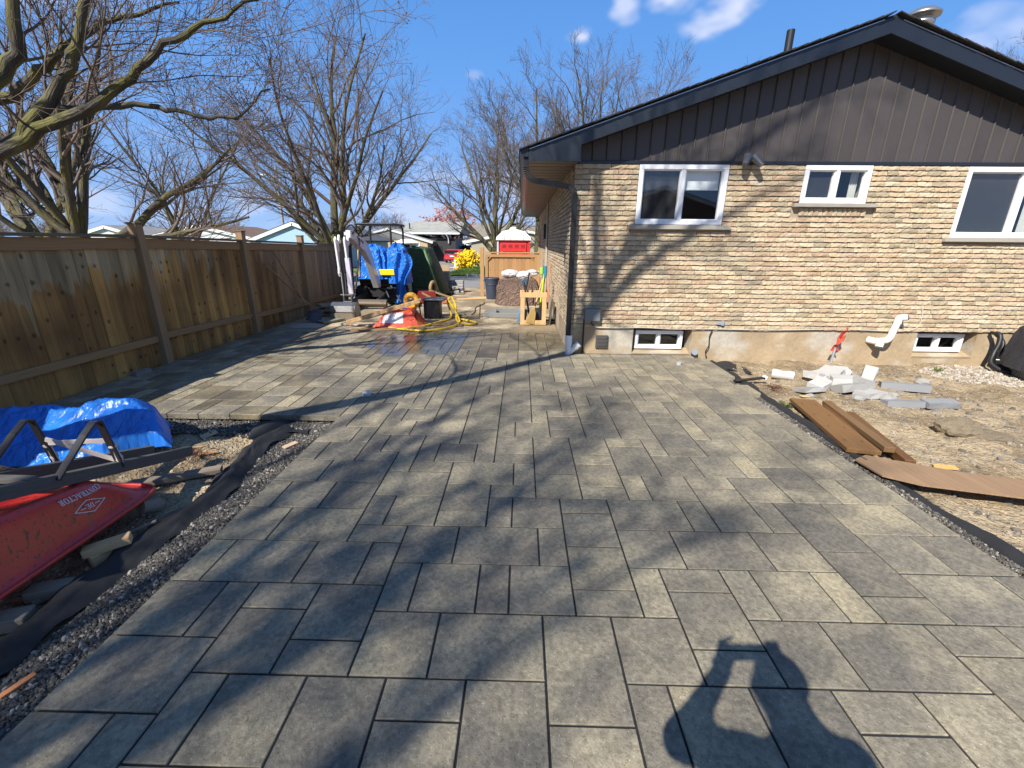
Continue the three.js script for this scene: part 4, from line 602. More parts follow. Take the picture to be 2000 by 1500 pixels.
{                                                      // street lamp, parked vehicles, utility box, portable toilet
  const l = thing('street_lamp', 'slim grey street lamp with a short arm above the blue house', 'street lamp', [-18.7, slope(-36), -36]);
  obj('pole', rod([0, 0, 0], [0.1, 7.2, 0], 0.13, 10, 0.07), M(0.3, 0.28, 0.25, 0.7), l); const a = obj('arm', pipe([[0.08, 6.3, 0], [-0.3, 6.55, 0], [-0.75, 6.6, 0]], 0.035, 6), MAT.steel, l); obj('lamp_head', rb(0.55, 0.12, 0.2, -0.95, 6.58, 0, 0.05), MAT.whitePaint, l);
  function car(label, pos, body, cat, k = 1) {
    const t = thing(cat === 'car' ? 'parked_car' : 'parked_van', label, cat, pos), red = MP(...body, 0.25, { clearcoat: 1, clearcoatRoughness: 0.05 }), w = 0.85;
    const side = [[-2.1, 0.3], [2.15, 0.3], [2.2, 0.7], [2.05, 0.92 * k], [1.75, 0.98 * k], [1.45, 1.42 * k], [-0.4, 1.45 * k], [-1.25, 0.98 * k], [-2.15, 0.8], [-2.2, 0.5]].map(([x, y]) => [-x, y]);
    obj('body', poly(side, 1.62, 0.04).translate(0, 0, -0.81).rotateY(Math.PI / 2).rotateY(Math.PI), red, t);
    obj('rear_window', at(rb(1.3, 0.46 * k, 0.03, 0, 0, 0), 0, 1.2 * k, 1.665, -0.6), MAT.glassDark, t);
    for (const s of [-1, 1]) { obj('tail_light', rb(0.24, 0.24, 0.06, s * 0.66, 0.82 * k, 2.16), MP(0.5, 0.02, 0.02, 0.2), t); for (const z of [-1.3, 1.3]) { const wh = obj('wheel', at(cyl(0.31, 0.31, 0.2, 20), s * 0.74, 0.31, z, 0, 0, Math.PI / 2), MAT.rubber, t); obj('rim', at(cyl(0.19, 0.19, 0.21, 12), s * 0.745, 0.31, z, 0, 0, Math.PI / 2), MAT.steel, wh); } obj('side_window', at(rb(0.02, 0.34 * k, 1.9, s * 0.86, 1.22 * k, 0.4), 0, 0, 0), MAT.glassDark, t); }
    obj('licence_plate', rb(0.42, 0.13, 0.03, 0, 0.74, 2.235), MAT.vinyl, t); obj('bumper', rb(1.6, 0.2, 0.12, 0, 0.42, 2.2, 0.05), M(body[0] * 0.6, body[1] * 0.6, body[2] * 0.6, 0.4), t);
    t.scale.setScalar(0.88); return t;
  }
  car('small red hatchback parked on the driveway across the street, seen from behind', [-6.95, slope(-45), -47], [0.5, 0.02, 0.025], 'car', 0.98);
  car('dark van parked in front of the red car, its roof just showing', [-6.25, slope(-52), -54], [0.012, 0.013, 0.02], 'van', 1.32);
  const u = thing('utility_post', 'short white utility post on the lawn by the yellow bush', 'utility post', [-4.85, slope(-33.2), -33.2]); obj('post', rod([0, 0, 0], [0, 0.62, 0], 0.11, 14), MAT.pvc, u); obj('base', rb(0.9, 0.08, 0.5, 0, 0.06, 0.1, 0.03), MAT.concrete, u);
  const p = thing('portable_toilet', 'red portable toilet with translucent white roof behind the wooden gate', 'portable toilet', [-0.33, slope(-17.6), -17.6]), rm = MP(0.62, 0.03, 0.03, 0.4), wr = M(0.78, 0.79, 0.82, 0.5);
  obj('cabin', rb(1.16, 1.75, 1.1, 0, 0.9, -0.55, 0.03), rm, p); const d = obj('door', rb(1.0, 1.62, 0.05, 0, 0.86, 0.03, 0.02), rm, p);
  for (let i = 0; i < 4; i++) obj('vent', [0, 1, 2].map((k) => rb(0.16, 0.025, 0.02, -0.36 + i * 0.24, 1.5 + k * 0.05, 0.06)), M(0.18, 0.03, 0.035, 0.7), d);
  obj('moulding', [rb(0.9, 0.05, 0.04, 0, 1.38, 0.06), bar([-0.45, 1.38, 0.06], [-0.36, 1.27, 0.06], 0.05, 0.04), bar([0.45, 1.38, 0.06], [0.36, 1.27, 0.06], 0.05, 0.04), rb(0.75, 0.05, 0.04, 0, 1.27, 0.06)], rm, d);
  for (const s of [-1, 1]) obj('corner_post', rb(0.07, 1.78, 0.07, s * 0.6, 0.9, 0.02), s < 0 ? M(0.5, 0.5, 0.52, 0.5) : rm, p);
  const rf = obj('roof', poly([[-0.66, 0], [0.66, 0], [0.64, 0.1], [0.42, 0.3], [0.15, 0.37], [-0.15, 0.37], [-0.42, 0.3], [-0.64, 0.1]], 1.26, 0.01).translate(0, 1.77, -1.16), wr, p); for (const x of [-0.36, -0.12, 0.12, 0.36]) obj('roof_rib', rb(0.03, 0.26, 0.03, x, 1.92, 0.115), M(0.65, 0.67, 0.7, 0.5), rf); obj('vent_cap', lathe([[0.12, 0], [0.15, 0.05], [0.1, 0.1], [0, 0.11]], 12).translate(-0.02, 2.14, -0.3), MAT.whitePaint, rf);
}

// ---------------------------------------------------------------- cloth: sheets that hang over something, with folds
function drape(o) {                                    // o: rx, rz, h, top (share of the plan that is flat top), folds, amp, seed, skew
  return grid(o.nu ?? 96, o.nv ?? 40, (u, v) => {
    const a = u * Math.PI * 2, c = Math.cos(a), s = Math.sin(a), p = 2 / (o.sq ?? 3), sx = Math.sign(c) * Math.pow(Math.abs(c), p), sz = Math.sign(s) * Math.pow(Math.abs(s), p);
    const t = v < 0.35 ? v / 0.35 * (o.top ?? 0.7) : mix(o.top ?? 0.7, 1, (v - 0.35) / 0.65), y0 = v < 0.35 ? 1 - 0.12 * Math.pow(v / 0.35, 2) : 0.88 * (1 - Math.pow((v - 0.35) / 0.65, o.pow ?? 1.15));
    const un = c * 1.7 + 10, us = s * 1.7 + 10, f = (f3(un * (o.folds ?? 2), us * (o.folds ?? 2), v * 1.4, o.seed, 3) - 0.5) * 2, g = (f3(un * 6, us * 6, v * 7, o.seed + 9, 3) - 0.5) * 2, w = sstep(0.1, 0.7, v);
    const k = 1 + (o.amp ?? 0.14) * (f * w * 1.2 + 0.6 * g), x = sx * t * o.rx * k + (o.shift?.[0] ?? 0) * y0, z = sz * t * o.rz * k + (o.shift?.[1] ?? 0) * y0, hump = o.bump ? o.bump(x, z) : 1;
    return [x, Math.max(0.0, y0 * o.h * hump * (1 + 0.1 * f + 0.06 * g * (1 - w))), z, x * 1.2 + v, z * 1.2 + v];
  }, true);
}
const wr = grey(512, 512, (u, v) => { const a = Math.abs(fbm(u, v, 4, 4, 401, 4) - 0.5) * 2, b = Math.abs(fbm(u, v, 9, 9, 405, 4) - 0.5) * 2; return 1 - 0.6 * Math.pow(a, 0.6) - 0.4 * Math.pow(b, 0.6); });
const BLUE = MP(0.018, 0.17, 0.62, 0.36, { side: THREE.DoubleSide, bumpMap: rep(wr, 0.9), bumpScale: 0.05 }), GREEN = M(0.035, 0.075, 0.032, 0.65, { side: THREE.DoubleSide, bumpMap: rep(wr, 0.7), bumpScale: 0.05 }), BROWN = MP(0.19, 0.125, 0.095, 0.35, { side: THREE.DoubleSide, bumpMap: rep(wr, 0.4), bumpScale: 0.07 });

// ---------------------------------------------------------------- the small digger
{
  const t = thing('mini_excavator', 'white mini excavator with black canopy, its boom and bucket facing the patio', 'excavator', [-3.95, 0, -12.7]), W = MAT.whitePaint, K = MAT.black, D = MAT.darkSteel;
  for (const s of [-1, 1]) {
    const x = s * 0.42, lp = [[-0.72, 0.2], [-0.62, 0.06], [-0.5, 0.02], [0.55, 0.02], [0.7, 0.08], [0.78, 0.22], [0.72, 0.36], [0.58, 0.43], [-0.5, 0.4], [-0.66, 0.34]];
    const tr = obj('track', poly(lp, 0.22, 0.02).rotateY(-Math.PI / 2).translate(x + 0.11, 0, 0), MAT.rubber, t), lugs = [], L = new THREE.CatmullRomCurve3(lp.map(([z, y]) => V(x, y, z)), true);
    for (let i = 0; i < 40; i++) { const q = L.getPointAt(i / 40), d = L.getTangentAt(i / 40); lugs.push(rb(0.26, 0.03, 0.035, 0, 0, 0).rotateX(-Math.atan2(d.y, d.z)).translate(q.x, q.y + (q.y > 0.2 ? 0.035 : -0.012) * 0.6, q.z + (d.y > 0.5 ? 0.02 : d.y < -0.5 ? -0.02 : 0))); }
    obj('lug', lugs, MAT.rubber, tr); obj('sprocket', [-0.5, 0.58].map((z) => at(cyl(0.15, 0.15, 0.25, 16), x, 0.2, z, 0, 0, Math.PI / 2)), D, tr);
  }
  obj('undercarriage', rb(0.7, 0.25, 0.9, 0, 0.3, 0), D, t);
  const bl = obj('dozer_blade', [grid(1, 8, (u, v) => [-0.55 + 1.1 * u, 0.04 + 0.2 * v, 1.55 + 0.1 * Math.sin(v * 3.1), u, v]), bx(1.1, 0.2, 0.025, 0, 0.14, 1.53)], M(0.13, 0.1, 0.07, 0.6, { metalness: 0.3, side: THREE.DoubleSide }), t); obj('arm', [bar([-0.3, 0.28, 0.5], [-0.3, 0.2, 1.52], 0.06, 0.1), bar([0.3, 0.28, 0.5], [0.3, 0.2, 1.52], 0.06, 0.1)], D, bl);
  obj('body', [rb(1.0, 0.3, 1.3, 0, 0.62, -0.15, 0.06), rb(0.98, 0.35, 0.5, 0, 0.9, -0.6, 0.08), rb(0.95, 0.06, 0.75, 0, 0.78, 0.33, 0.02)], K, t); obj('yellow_panel', rb(0.46, 0.15, 0.03, 0.36, 0.86, 0.72, 0.01), MP(0.8, 0.55, 0.01, 0.4), t);
  obj('rail', [pipe([[0.02, 0.45, 0.66], [0.18, 0.47, 0.78], [0.35, 0.42, 0.95], [0.48, 0.24, 1.1]], 0.025, 6), rod([0.4, 0.5, 0.6], [0.75, 0.1, 0.95], 0.03)], D, t);
  obj('lever', [rod([-0.25, 0.8, 0.4], [-0.2, 1.25, 0.35], 0.014), rod([0.3, 0.8, 0.4], [0.28, 1.2, 0.35], 0.014)], K, t);
  const cp = obj('canopy', [rb(1.02, 0.05, 1.25, 0.02, 2.08, -0.15, 0.02)], K, t);
  for (const [x, z] of [[-0.48, 0.45], [0.45, 0.45], [-0.48, -0.72], [0.47, -0.72]]) obj('post', pipe([[x, 0.75, z], [x, 1.6, z], [x, 2.0, z], [x * 0.93, 2.07, z * 0.93]], 0.028, 8, 14), K, cp);
  // boom, stick, rams, bucket
  const sp = (pts, w, m, n, par = t) => obj(n, poly(pts.map(([z, y]) => [z, y]), w, 0.008).rotateY(-Math.PI / 2).translate(w / 2, 0, 0), m, par);
  const BG = MP(0.5, 0.49, 0.5, 0.35, { clearcoat: 0.3 }), boom = sp([[0.95, 0.5], [1.12, 0.5], [1.62, 1.22], [1.9, 1.42], [2.75, 1.72], [2.72, 1.86], [2.55, 1.86], [1.75, 1.62], [1.45, 1.38], [1.2, 0.98], [0.92, 0.62]], 0.13, BG, 'boom'); boom.position.x = 0.16;
  obj('marking', [0, 1, 2, 3].map((i) => rb(0.004, 0.05, 0.07, 0.076, 1.62 + i * 0.035, 2.02 + i * 0.1)).concat([0, 1, 2, 3].map((i) => at(rb(0.07, 0.004, 0.045), 0, 1.714 + i * 0.028, 2.0 + i * 0.09, -0.32))), K, boom);
  const stick = new THREE.Group(); stick.name = 'stick'; stick.position.x = 0.1; t.add(stick);
  for (const s of [-1, 1]) sp([[2.62, 1.76], [2.74, 1.64], [3.02, 1.72], [3.1, 1.66], [3.06, 1.5], [2.98, 1.1], [3.02, 0.98], [2.96, 0.92], [2.88, 1.0], [2.84, 1.4], [2.6, 1.62]].map(([z, y]) => [2.96 + (z - 2.9) * 0.5, y]), 0.028, W, 'side_plate', stick).position.x = s * 0.1;
  obj('ram', [rod([0.0, 1.6, 3.0], [0.02, 1.0, 2.98], 0.04, 12), rod([0.02, 1.0, 2.98], [0.05, 0.5, 3.1], 0.022, 10), rod([0.12, 1.55, 2.85], [0.15, 0.55, 3.0], 0.05, 10)], K, stick); obj('ram_rod', [rod([-0.06, 1.0, 3.0], [0.0, 0.5, 3.12], 0.02, 10), rod([-0.02, 1.9, 2.4], [0.02, 1.72, 2.8], 0.03, 10)], MAT.steel, stick);
  obj('lower_arm', bar([0.1, 1.3, 2.95], [0.14, 0.5, 3.0], 0.1, 0.13, [0, 0, 1]), M(0.5, 0.48, 0.55, 0.4), stick); obj('linkage', [rod([-0.08, 0.52, 3.08], [0.2, 0.52, 3.08], 0.035), rod([-0.02, 0.52, 3.08], [0.0, 0.38, 3.12], 0.03), rod([0.16, 0.52, 3.08], [0.16, 0.38, 3.12], 0.03), rod([-0.02, 0.38, 3.12], [0.16, 0.38, 3.12], 0.03)], D, stick);
  obj('hose', [pipe([[0.22, 1.7, 2.5], [0.3, 1.5, 2.75], [0.27, 1.1, 2.85], [0.22, 0.7, 2.95]], 0.018, 6), pipe([[0.2, 1.75, 2.4], [0.1, 1.98, 2.55], [0.0, 1.85, 2.75]], 0.015, 6), pipe([[0.24, 1.78, 2.3], [0.22, 1.95, 2.5], [0.16, 1.8, 2.7]], 0.015, 6)], K, stick);
  const bp = [[0, 0.36], [0.14, 0.37], [0.24, 0.3], [0.27, 0.18], [0.22, 0.06], [0.1, 0.0], [-0.1, -0.01], [-0.1, 0.01], [0.09, 0.02], [0.2, 0.08], [0.245, 0.18], [0.22, 0.28], [0.13, 0.345], [0, 0.335]];
  const bk = obj('bucket', poly(bp, 0.52).rotateY(-Math.PI / 2).translate(0.36, 0.01, 3.02), MAT.steel, t); for (const x of [-0.16, 0.36]) obj('side', poly([[0, 0.35], [0.14, 0.36], [0.24, 0.3], [0.26, 0.18], [0.21, 0.06], [0.1, 0.01], [-0.1, 0.0]], 0.02).rotateY(-Math.PI / 2).translate(x + 0.01, 0.01, 3.02), MAT.steel, bk);
  const bt = obj('cutting_edge', rb(0.54, 0.14, 0.02, 0.1, 0.09, 3.3, 0.004), M(0.22, 0.18, 0.13, 0.6, { metalness: 0.4 }), bk);
  // blue tarpaulins thrown over its seat and over the machine behind
  one('blue_tarp', drape({ rx: 0.44, rz: 0.42, h: 0.86, top: 0.62, seed: 4, amp: 0.22, folds: 2.6, pow: 2.2 }), BLUE, 'bunched blue tarpaulin wrapped over the seat of the mini excavator', 'tarp', [-4.02, 0.68, -12.35]);
  one('blue_tarp', drape({ rx: 0.28, rz: 0.36, h: 1.0, top: 0.75, seed: 8, amp: 0.2, folds: 2.6, pow: 2.6, shift: [-0.05, 0] }), BLUE, 'blue tarpaulin hanging over the right side of the mini excavator, just under the canopy', 'tarp', [-3.34, 0.56, -12.35]);
  one('blue_tarp', grid(14, 40, (u, v) => { const w = 0.16 + 0.1 * Math.sin(v * 7) * (1 - v); return [(u - 0.5) * 2 * w - 0.12 * v * v + 0.03 * Math.sin(v * 9), 1.35 - 1.3 * v, 0.06 * Math.sin(u * 11 + v * 5) + 0.04 * v, u, v * 3]; }), BLUE, 'long twisted tail of blue tarpaulin hanging to the ground right of the yellow panel', 'tarp', [-3.16, 0, -11.95]);
  one('spade_handle', [rod([0, 0, 0], [0.03, 0.78, 0], 0.022), rod([-0.1, 0.79, 0], [0.16, 0.8, 0], 0.024)], MAT.pine, 'pale wooden tool handle with a crossbar standing left of the blue tarpaulin', 'tool handle', [-4.33, 0.74, -11.95]);
}
{                                                      // green tarpaulin over a machine, boards and the barrow behind it
  const g = grid(40, 30, (u, v) => { const a = u * Math.PI * 2, c = Math.cos(a), s = Math.sin(a), sx = Math.sign(c) * Math.pow(Math.abs(c), 0.5), sz = Math.sign(s) * Math.pow(Math.abs(s), 0.5), t = v < 0.3 ? v / 0.3 : 1, y = v < 0.3 ? 1.46 : 1.46 - (v - 0.3) / 0.7 * 1.36; const f = (f3(c * 3 + 9, s * 3 + 9, v, 44, 3) - 0.5) * 0.14, right = sx > 0 ? (1.46 - y) * 0.42 : (1.46 - y) * 0.05; return [sx * t * 0.36 + right * Math.abs(sx) + f, y + (v < 0.3 ? 0.04 * (1 - t) : 0) + f * 0.4 * (v < 0.3 ? 1 : 0), sz * t * 0.75 + f, u * 3, v * 2]; }, true);
  one('green_tarp', g, GREEN, 'dark green tarpaulin draped over a tall load behind the blue tarpaulin', 'tarp', [-3.28, -0.01, -14.6], 0.05);
  one('plastic_drum', lathe([[0, 0.02], [0.22, 0.02], [0.24, 0.1], [0.235, 0.8], [0.2, 0.9], [0, 0.92]], 20).scale(0.5, 1.2, 1), M(0.5, 0.5, 0.5, 0.5), 'narrow grey panel standing between the blue and the green tarpaulin', 'panel', [-3.5, 0.1, -13.7]);
  one('green_pole', rod([0, 0, 0], [-0.42, 1.4, 0], 0.035), M(0.16, 0.28, 0.14, 0.5), 'pale green pole leaning on the green tarpaulin', 'pole', [-2.52, 0, -13.75]);
  const t = thing('wheelbarrow', 'dark red wheelbarrow tipped over in front of the green tarpaulin', 'wheelbarrow', [-2.75, 0, -12.6], 0.3), rd = MP(0.2, 0.02, 0.015, 0.45);
  obj('tray', poly([[-0.34, 0], [0.34, 0], [0.24, 0.28], [-0.2, 0.3]], 0.6, 0.02).translate(0, 0.03, -0.3), rd, t); const w = obj('wheel', at(new THREE.TorusGeometry(0.14, 0.05, 10, 22), 0.24, 0.42, 0.05, 0, 0.9, 0), M(0.28, 0.2, 0.09, 0.7), t); obj('hub', at(cyl(0.05, 0.05, 0.1, 12), 0.24, 0.42, 0.05, Math.PI / 2, 0.9, 0), MAT.darkSteel, w);
  obj('handle', [bar([0.1, 0.36, 0.25], [0.85, 0.1, 0.35], 0.04, 0.05), bar([-0.1, 0.3, 0.3], [0.4, 0.02, 0.45], 0.04, 0.05)], MAT.brownWood, t); obj('brick', rb(0.2, 0.08, 0.1, 0.55, 0.05, 0.4), M(0.45, 0.15, 0.08, 0.8), t);
  const pb = one('plywood_sheet', at(rb(0.7, 0.9, 0.02, 0, 0.45, 0), 0, 0, 0, -0.2), wood(0.3, 0.21, 0.12), 'upright plywood offcut leaning behind the green tarpaulin', 'plywood', [-2.95, -0.02, -16.0]);
}
{                                                      // paving blocks piled on the screeded bed
  const gm = [0.3, 0.36, 0.42].map((k) => M(k, k * 0.98, k * 0.94, 0.9, { bumpMap: rep(speck, 0.2), bumpScale: 0.003 })), R = rng(101), grp = 'grey paving blocks stacked by the driveway', nth = ['top', 'second', 'third', 'fourth', 'fifth', 'sixth', 'lowest'], lab = (c, k) => { const n = c ? 4 : 7, i = n - 1 - k; return `${i === n - 1 ? 'lowest' : nth[i]} ${i && i < n - 1 ? 'from the top ' : ''}block in the ${['tall left column', 'low middle column', 'low right column'][c]} of the grey stack`; }; let src;
  for (let c = 0; c < 3; c++) for (let k = 0; k < (c === 0 ? 7 : c === 1 ? 4 : 4); k++) {
    const x = -2.6 + c * 0.24, y = 0.052 + k * 0.1; if (!src) { src = one('paving_block', rb(0.23, 0.095, 0.3, 0, 0, 0, 0.008), gm[1], lab(c, k), 'block', [x, y + slope(-15.5), -15.5], 0, grp); } else { const q = src.clone(); q.name = numbered('paving_block'); q.userData = { ...src.userData, label: lab(c, k) }; q.material = gm[Math.floor(R() * 3)]; q.position.set(x + (R() - 0.5) * 0.01, y + slope(-15.5), -15.5 + (R() - 0.5) * 0.02); scene.add(q); }
  }
  for (let i = 0; i < 9; i++) { const o = one('broken_block', chunk(0.14 + R() * 0.08, 0.09, 0.12, 60 + i), gm[Math.floor(R() * 3)], 'broken grey block in the loose heap before the tidy stack', 'block', [-2.62 + R() * 0.62, 0.06 + (i % 3) * 0.07, -15.05 + R() * 0.3], R() * 3, 'broken blocks heaped before the stack'); o.rotation.z = (R() - 0.5) * 0.6; }
  one('pallet_board', rb(0.85, 0.03, 0.3, 0, 0, 0), MAT.oldWood, 'weathered board under the heap of broken blocks', 'board', [-2.35, 0.01, -14.85], 0.1);
}
{                                                      // orange wheelbarrow upside down, with the plank across it, grey box, hose, boards
  const t = thing('wheelbarrow', 'bright orange wheelbarrow lying upside down before the digger, yellow tyre up', 'wheelbarrow', [-2.48, 0, -8.95]), om = MP(0.85, 0.1, 0.035, 0.22, { clearcoat: 0.8 });
  const tray = (bw, bd, tw, td, h, sx = 0, sz = 0) => { const A = [[-bw, 0, -bd], [bw, 0, -bd], [bw, 0, bd], [-bw, 0, bd]], B = [[-tw + sx, h, -td + sz], [tw + sx, h, -td + sz], [tw + sx, h, td + sz], [-tw + sx, h, td + sz]], p = []; const q = (a, b, c, d) => p.push(...a, ...b, ...c, ...a, ...c, ...d); for (let i = 0; i < 4; i++) { const j = (i + 1) % 4; q(A[j], A[i], B[i], B[j]); } q(B[3], B[2], B[1], B[0]); const g = new THREE.BufferGeometry(); g.setAttribute('position', new THREE.Float32BufferAttribute(p, 3)); g.computeVertexNormals(); return boxUV(g); };
  om.side = THREE.DoubleSide;
  obj('tray', [tray(0.46, 0.34, 0.24, 0.16, 0.3, 0.02, -0.04).translate(0, 0.03, 0), ...[[[-0.46, -0.34], [0.46, -0.34]], [[0.46, -0.34], [0.46, 0.34]], [[0.46, 0.34], [-0.46, 0.34]], [[-0.46, 0.34], [-0.46, -0.34]]].map(([a, b]) => rod([a[0], 0.03, a[1]], [b[0], 0.03, b[1]], 0.014))], om, t);
  const painted_highlight = obj('painted_highlight', grid(1, 1, (u, v) => { const x = -0.32 + 0.46 * u, k = 0.2 + 0.62 * v; return [x * (1 - 0.3 * k), 0.035 + 0.3 * k, 0.344 - 0.22 * k, u, v]; }), M(0.8, 0.78, 0.76, 0.5), t);  // white patch painted on the tray as its bright highlight
  const w = obj('wheel', at(new THREE.TorusGeometry(0.12, 0.052, 14, 32), 0.24, 0.5, -0.05, 0.1, -0.25, 0), MP(0.72, 0.36, 0.03, 0.5), t); obj('rim', at(lathe([[0.02, -0.04], [0.05, -0.05], [0.05, -0.03], [0.08, -0.02], [0.08, 0.02], [0.05, 0.03], [0.05, 0.05], [0.02, 0.04]], 24), 0.24, 0.5, -0.05, Math.PI / 2 + 0.1, -0.25, 0), MAT.steel, w);
  obj('handle', [bar([-1.0, 0.1, 0.3], [0.45, 0.52, 0.12], 0.05, 0.075), bar([-0.9, 0.1, -0.35], [0.4, 0.5, -0.22], 0.045, 0.06)], MAT.pine, t); obj('leg', [rod([0.36, 0.05, 0.2], [0.36, 0.45, 0.1], 0.014), rod([0.36, 0.05, -0.3], [0.36, 0.45, -0.2], 0.014)], MAT.darkSteel, t);
  const tb = thing('storage_box', 'black box with grey lid standing right of the yellow wheel', 'box', [-2.0, 0, -9.95]); obj('body', rb(0.36, 0.38, 0.32, 0, 0.2, 0, 0.02), MAT.black, tb); obj('lid', rb(0.5, 0.05, 0.38, 0.05, 0.42, 0, 0.02), M(0.1, 0.1, 0.11, 0.5), tb);
  const hose = pipe([[-2.35, 0.03, -8.45], [-2.1, 0.03, -8.6], [-1.75, 0.03, -9.2], [-1.58, 0.05, -9.9], [-1.68, 0.36, -10.1], [-1.62, 0.44, -10.2], [-1.5, 0.3, -10.0], [-1.42, 0.05, -9.7], [-1.2, 0.03, -9.5], [-0.95, 0.03, -9.2], [-1.05, 0.03, -9.0], [-1.35, 0.03, -9.3], [-1.5, 0.2, -10.0], [-1.72, 0.42, -10.15], [-1.55, 0.25, -9.95], [-1.3, 0.03, -9.25], [-1.32, 0.03, -8.9], [-1.55, 0.03, -8.45], [-1.9, 0.03, -8.25], [-2.3, 0.03, -8.38], [-2.6, 0.03, -8.5]], 0.022, 8, 220);
  one('garden_hose', hose, MP(0.72, 0.48, 0.03, 0.4), 'yellow hose lying in loops right of the orange wheelbarrow', 'hose');
  one('extension_cord', pipe([[-1.55, 0.012, -9.0], [-1.25, 0.012, -9.9], [-1.15, 0.012, -10.8], [-1.2, 0.012, -11.6], [-1.05, 0.012, -12.4], [-1.2, 0.012, -13.4]], 0.013, 6, 60), M(0.25, 0.17, 0.07, 0.7), 'thin brown cord running along the screeded bed to the gate post', 'cord');
  const pl = (label, a, b, w, th, m = MAT.brownWood) => one('board', bar(a, b, w, th), m, label, 'board');
  pl('wet plank lying flat just in front of the orange wheelbarrow', [-3.25, 0.02, -8.25], [-1.9, 0.02, -8.62], 0.16, 0.035, MAT.brownWood);
  pl('pale plank on the sand between the bucket and the orange wheelbarrow', [-3.7, 0.02, -9.0], [-2.5, 0.02, -8.75], 0.22, 0.03, wood(0.42, 0.33, 0.22));
  pl('dark plank lying on the sand under the loops of yellow hose', [-2.1, 0.02, -9.05], [-1.2, 0.02, -8.95], 0.14, 0.03, MAT.brownWood);
  pl('long plank on the sand behind the loops of yellow hose', [-1.75, 0.02, -10.0], [-0.9, 0.02, -10.15], 0.16, 0.03, MAT.oldWood);
  pl('light plank lying across the bed in front of the gate post', [-1.95, 0.02, -13.2], [-1.1, 0.03, -13.35], 0.1, 0.035, MAT.pine);
  one('scraper', [rod([0, 0.05, 0], [0.01, 0.34, -0.02], 0.012), rod([0.01, 0.03, 0], [-0.25, 0.02, 0.06], 0.012)], MAT.darkSteel, 'thin black rod standing up beside the yellow hose', 'rod', [-0.92, 0, -9.75]);
  // long-handled tools on the fence, with the stacked slabs beside them
  const tools = [['long wooden rake handle leaning on the fence, the taller of the two', [-4.42, 0.06, -9.1], [-4.9, 1.42, -8.95]], ['shovel with wooden handle leaning on the fence, the shorter of the two', [-4.44, 0.06, -9.35], [-4.92, 1.2, -8.6]]];
  tools.forEach(([label, a, b], i) => { const s = thing('shovel', label, 'tool', a); const B = [b[0] - a[0], b[1] - a[1], b[2] - a[2]]; obj('handle', rod([0, 0.18, 0].map((v, k) => v + B[k] * 0.1), B, 0.018), MAT.brownWood, s); obj(i ? 'blade' : 'head', at(grid(8, 8, (u, v) => [(u - 0.5) * 0.22, v * 0.26, 0.03 * Math.cos((u - 0.5) * 3) , u, v]), 0.05, -0.02, 0.1, -0.9, 0.4), M(0.06, 0.06, 0.065, 0.5, { metalness: 0.5, side: THREE.DoubleSide }), s); });
  for (let i = 0; i < 6; i++) one('stone_slab', chunk(0.55, 0.045, 0.3, 70 + i), M(0.26 - i * 0.01, 0.21, 0.16, 0.9), ['lowest slab of the flat pile by the fence left of the bucket', 'second slab up in the flat pile by the fence', 'third slab up in the flat pile by the fence', 'fourth slab up in the flat pile by the fence', 'topmost slab of the flat pile by the fence', 'single slab lying in front of the flat pile left of the bucket'][i], 'slab', i === 5 ? [-4.05, 0.03, -9.25] : [-4.4 + (i % 2) * 0.08, 0.03 + i * 0.055, -10.1 - (i % 2) * 0.1], 0.2 * i, undefined);
  one('grit_pile', drape({ rx: 0.35, rz: 0.25, h: 0.05, top: 0.3, seed: 5, amp: 0.2, nv: 16, nu: 40 }), M(0.3, 0.27, 0.23, 0.95), 'little heap of grey grit at the foot of the leaning shovels', 'grit', [-4.35, 0, -8.75]);
}
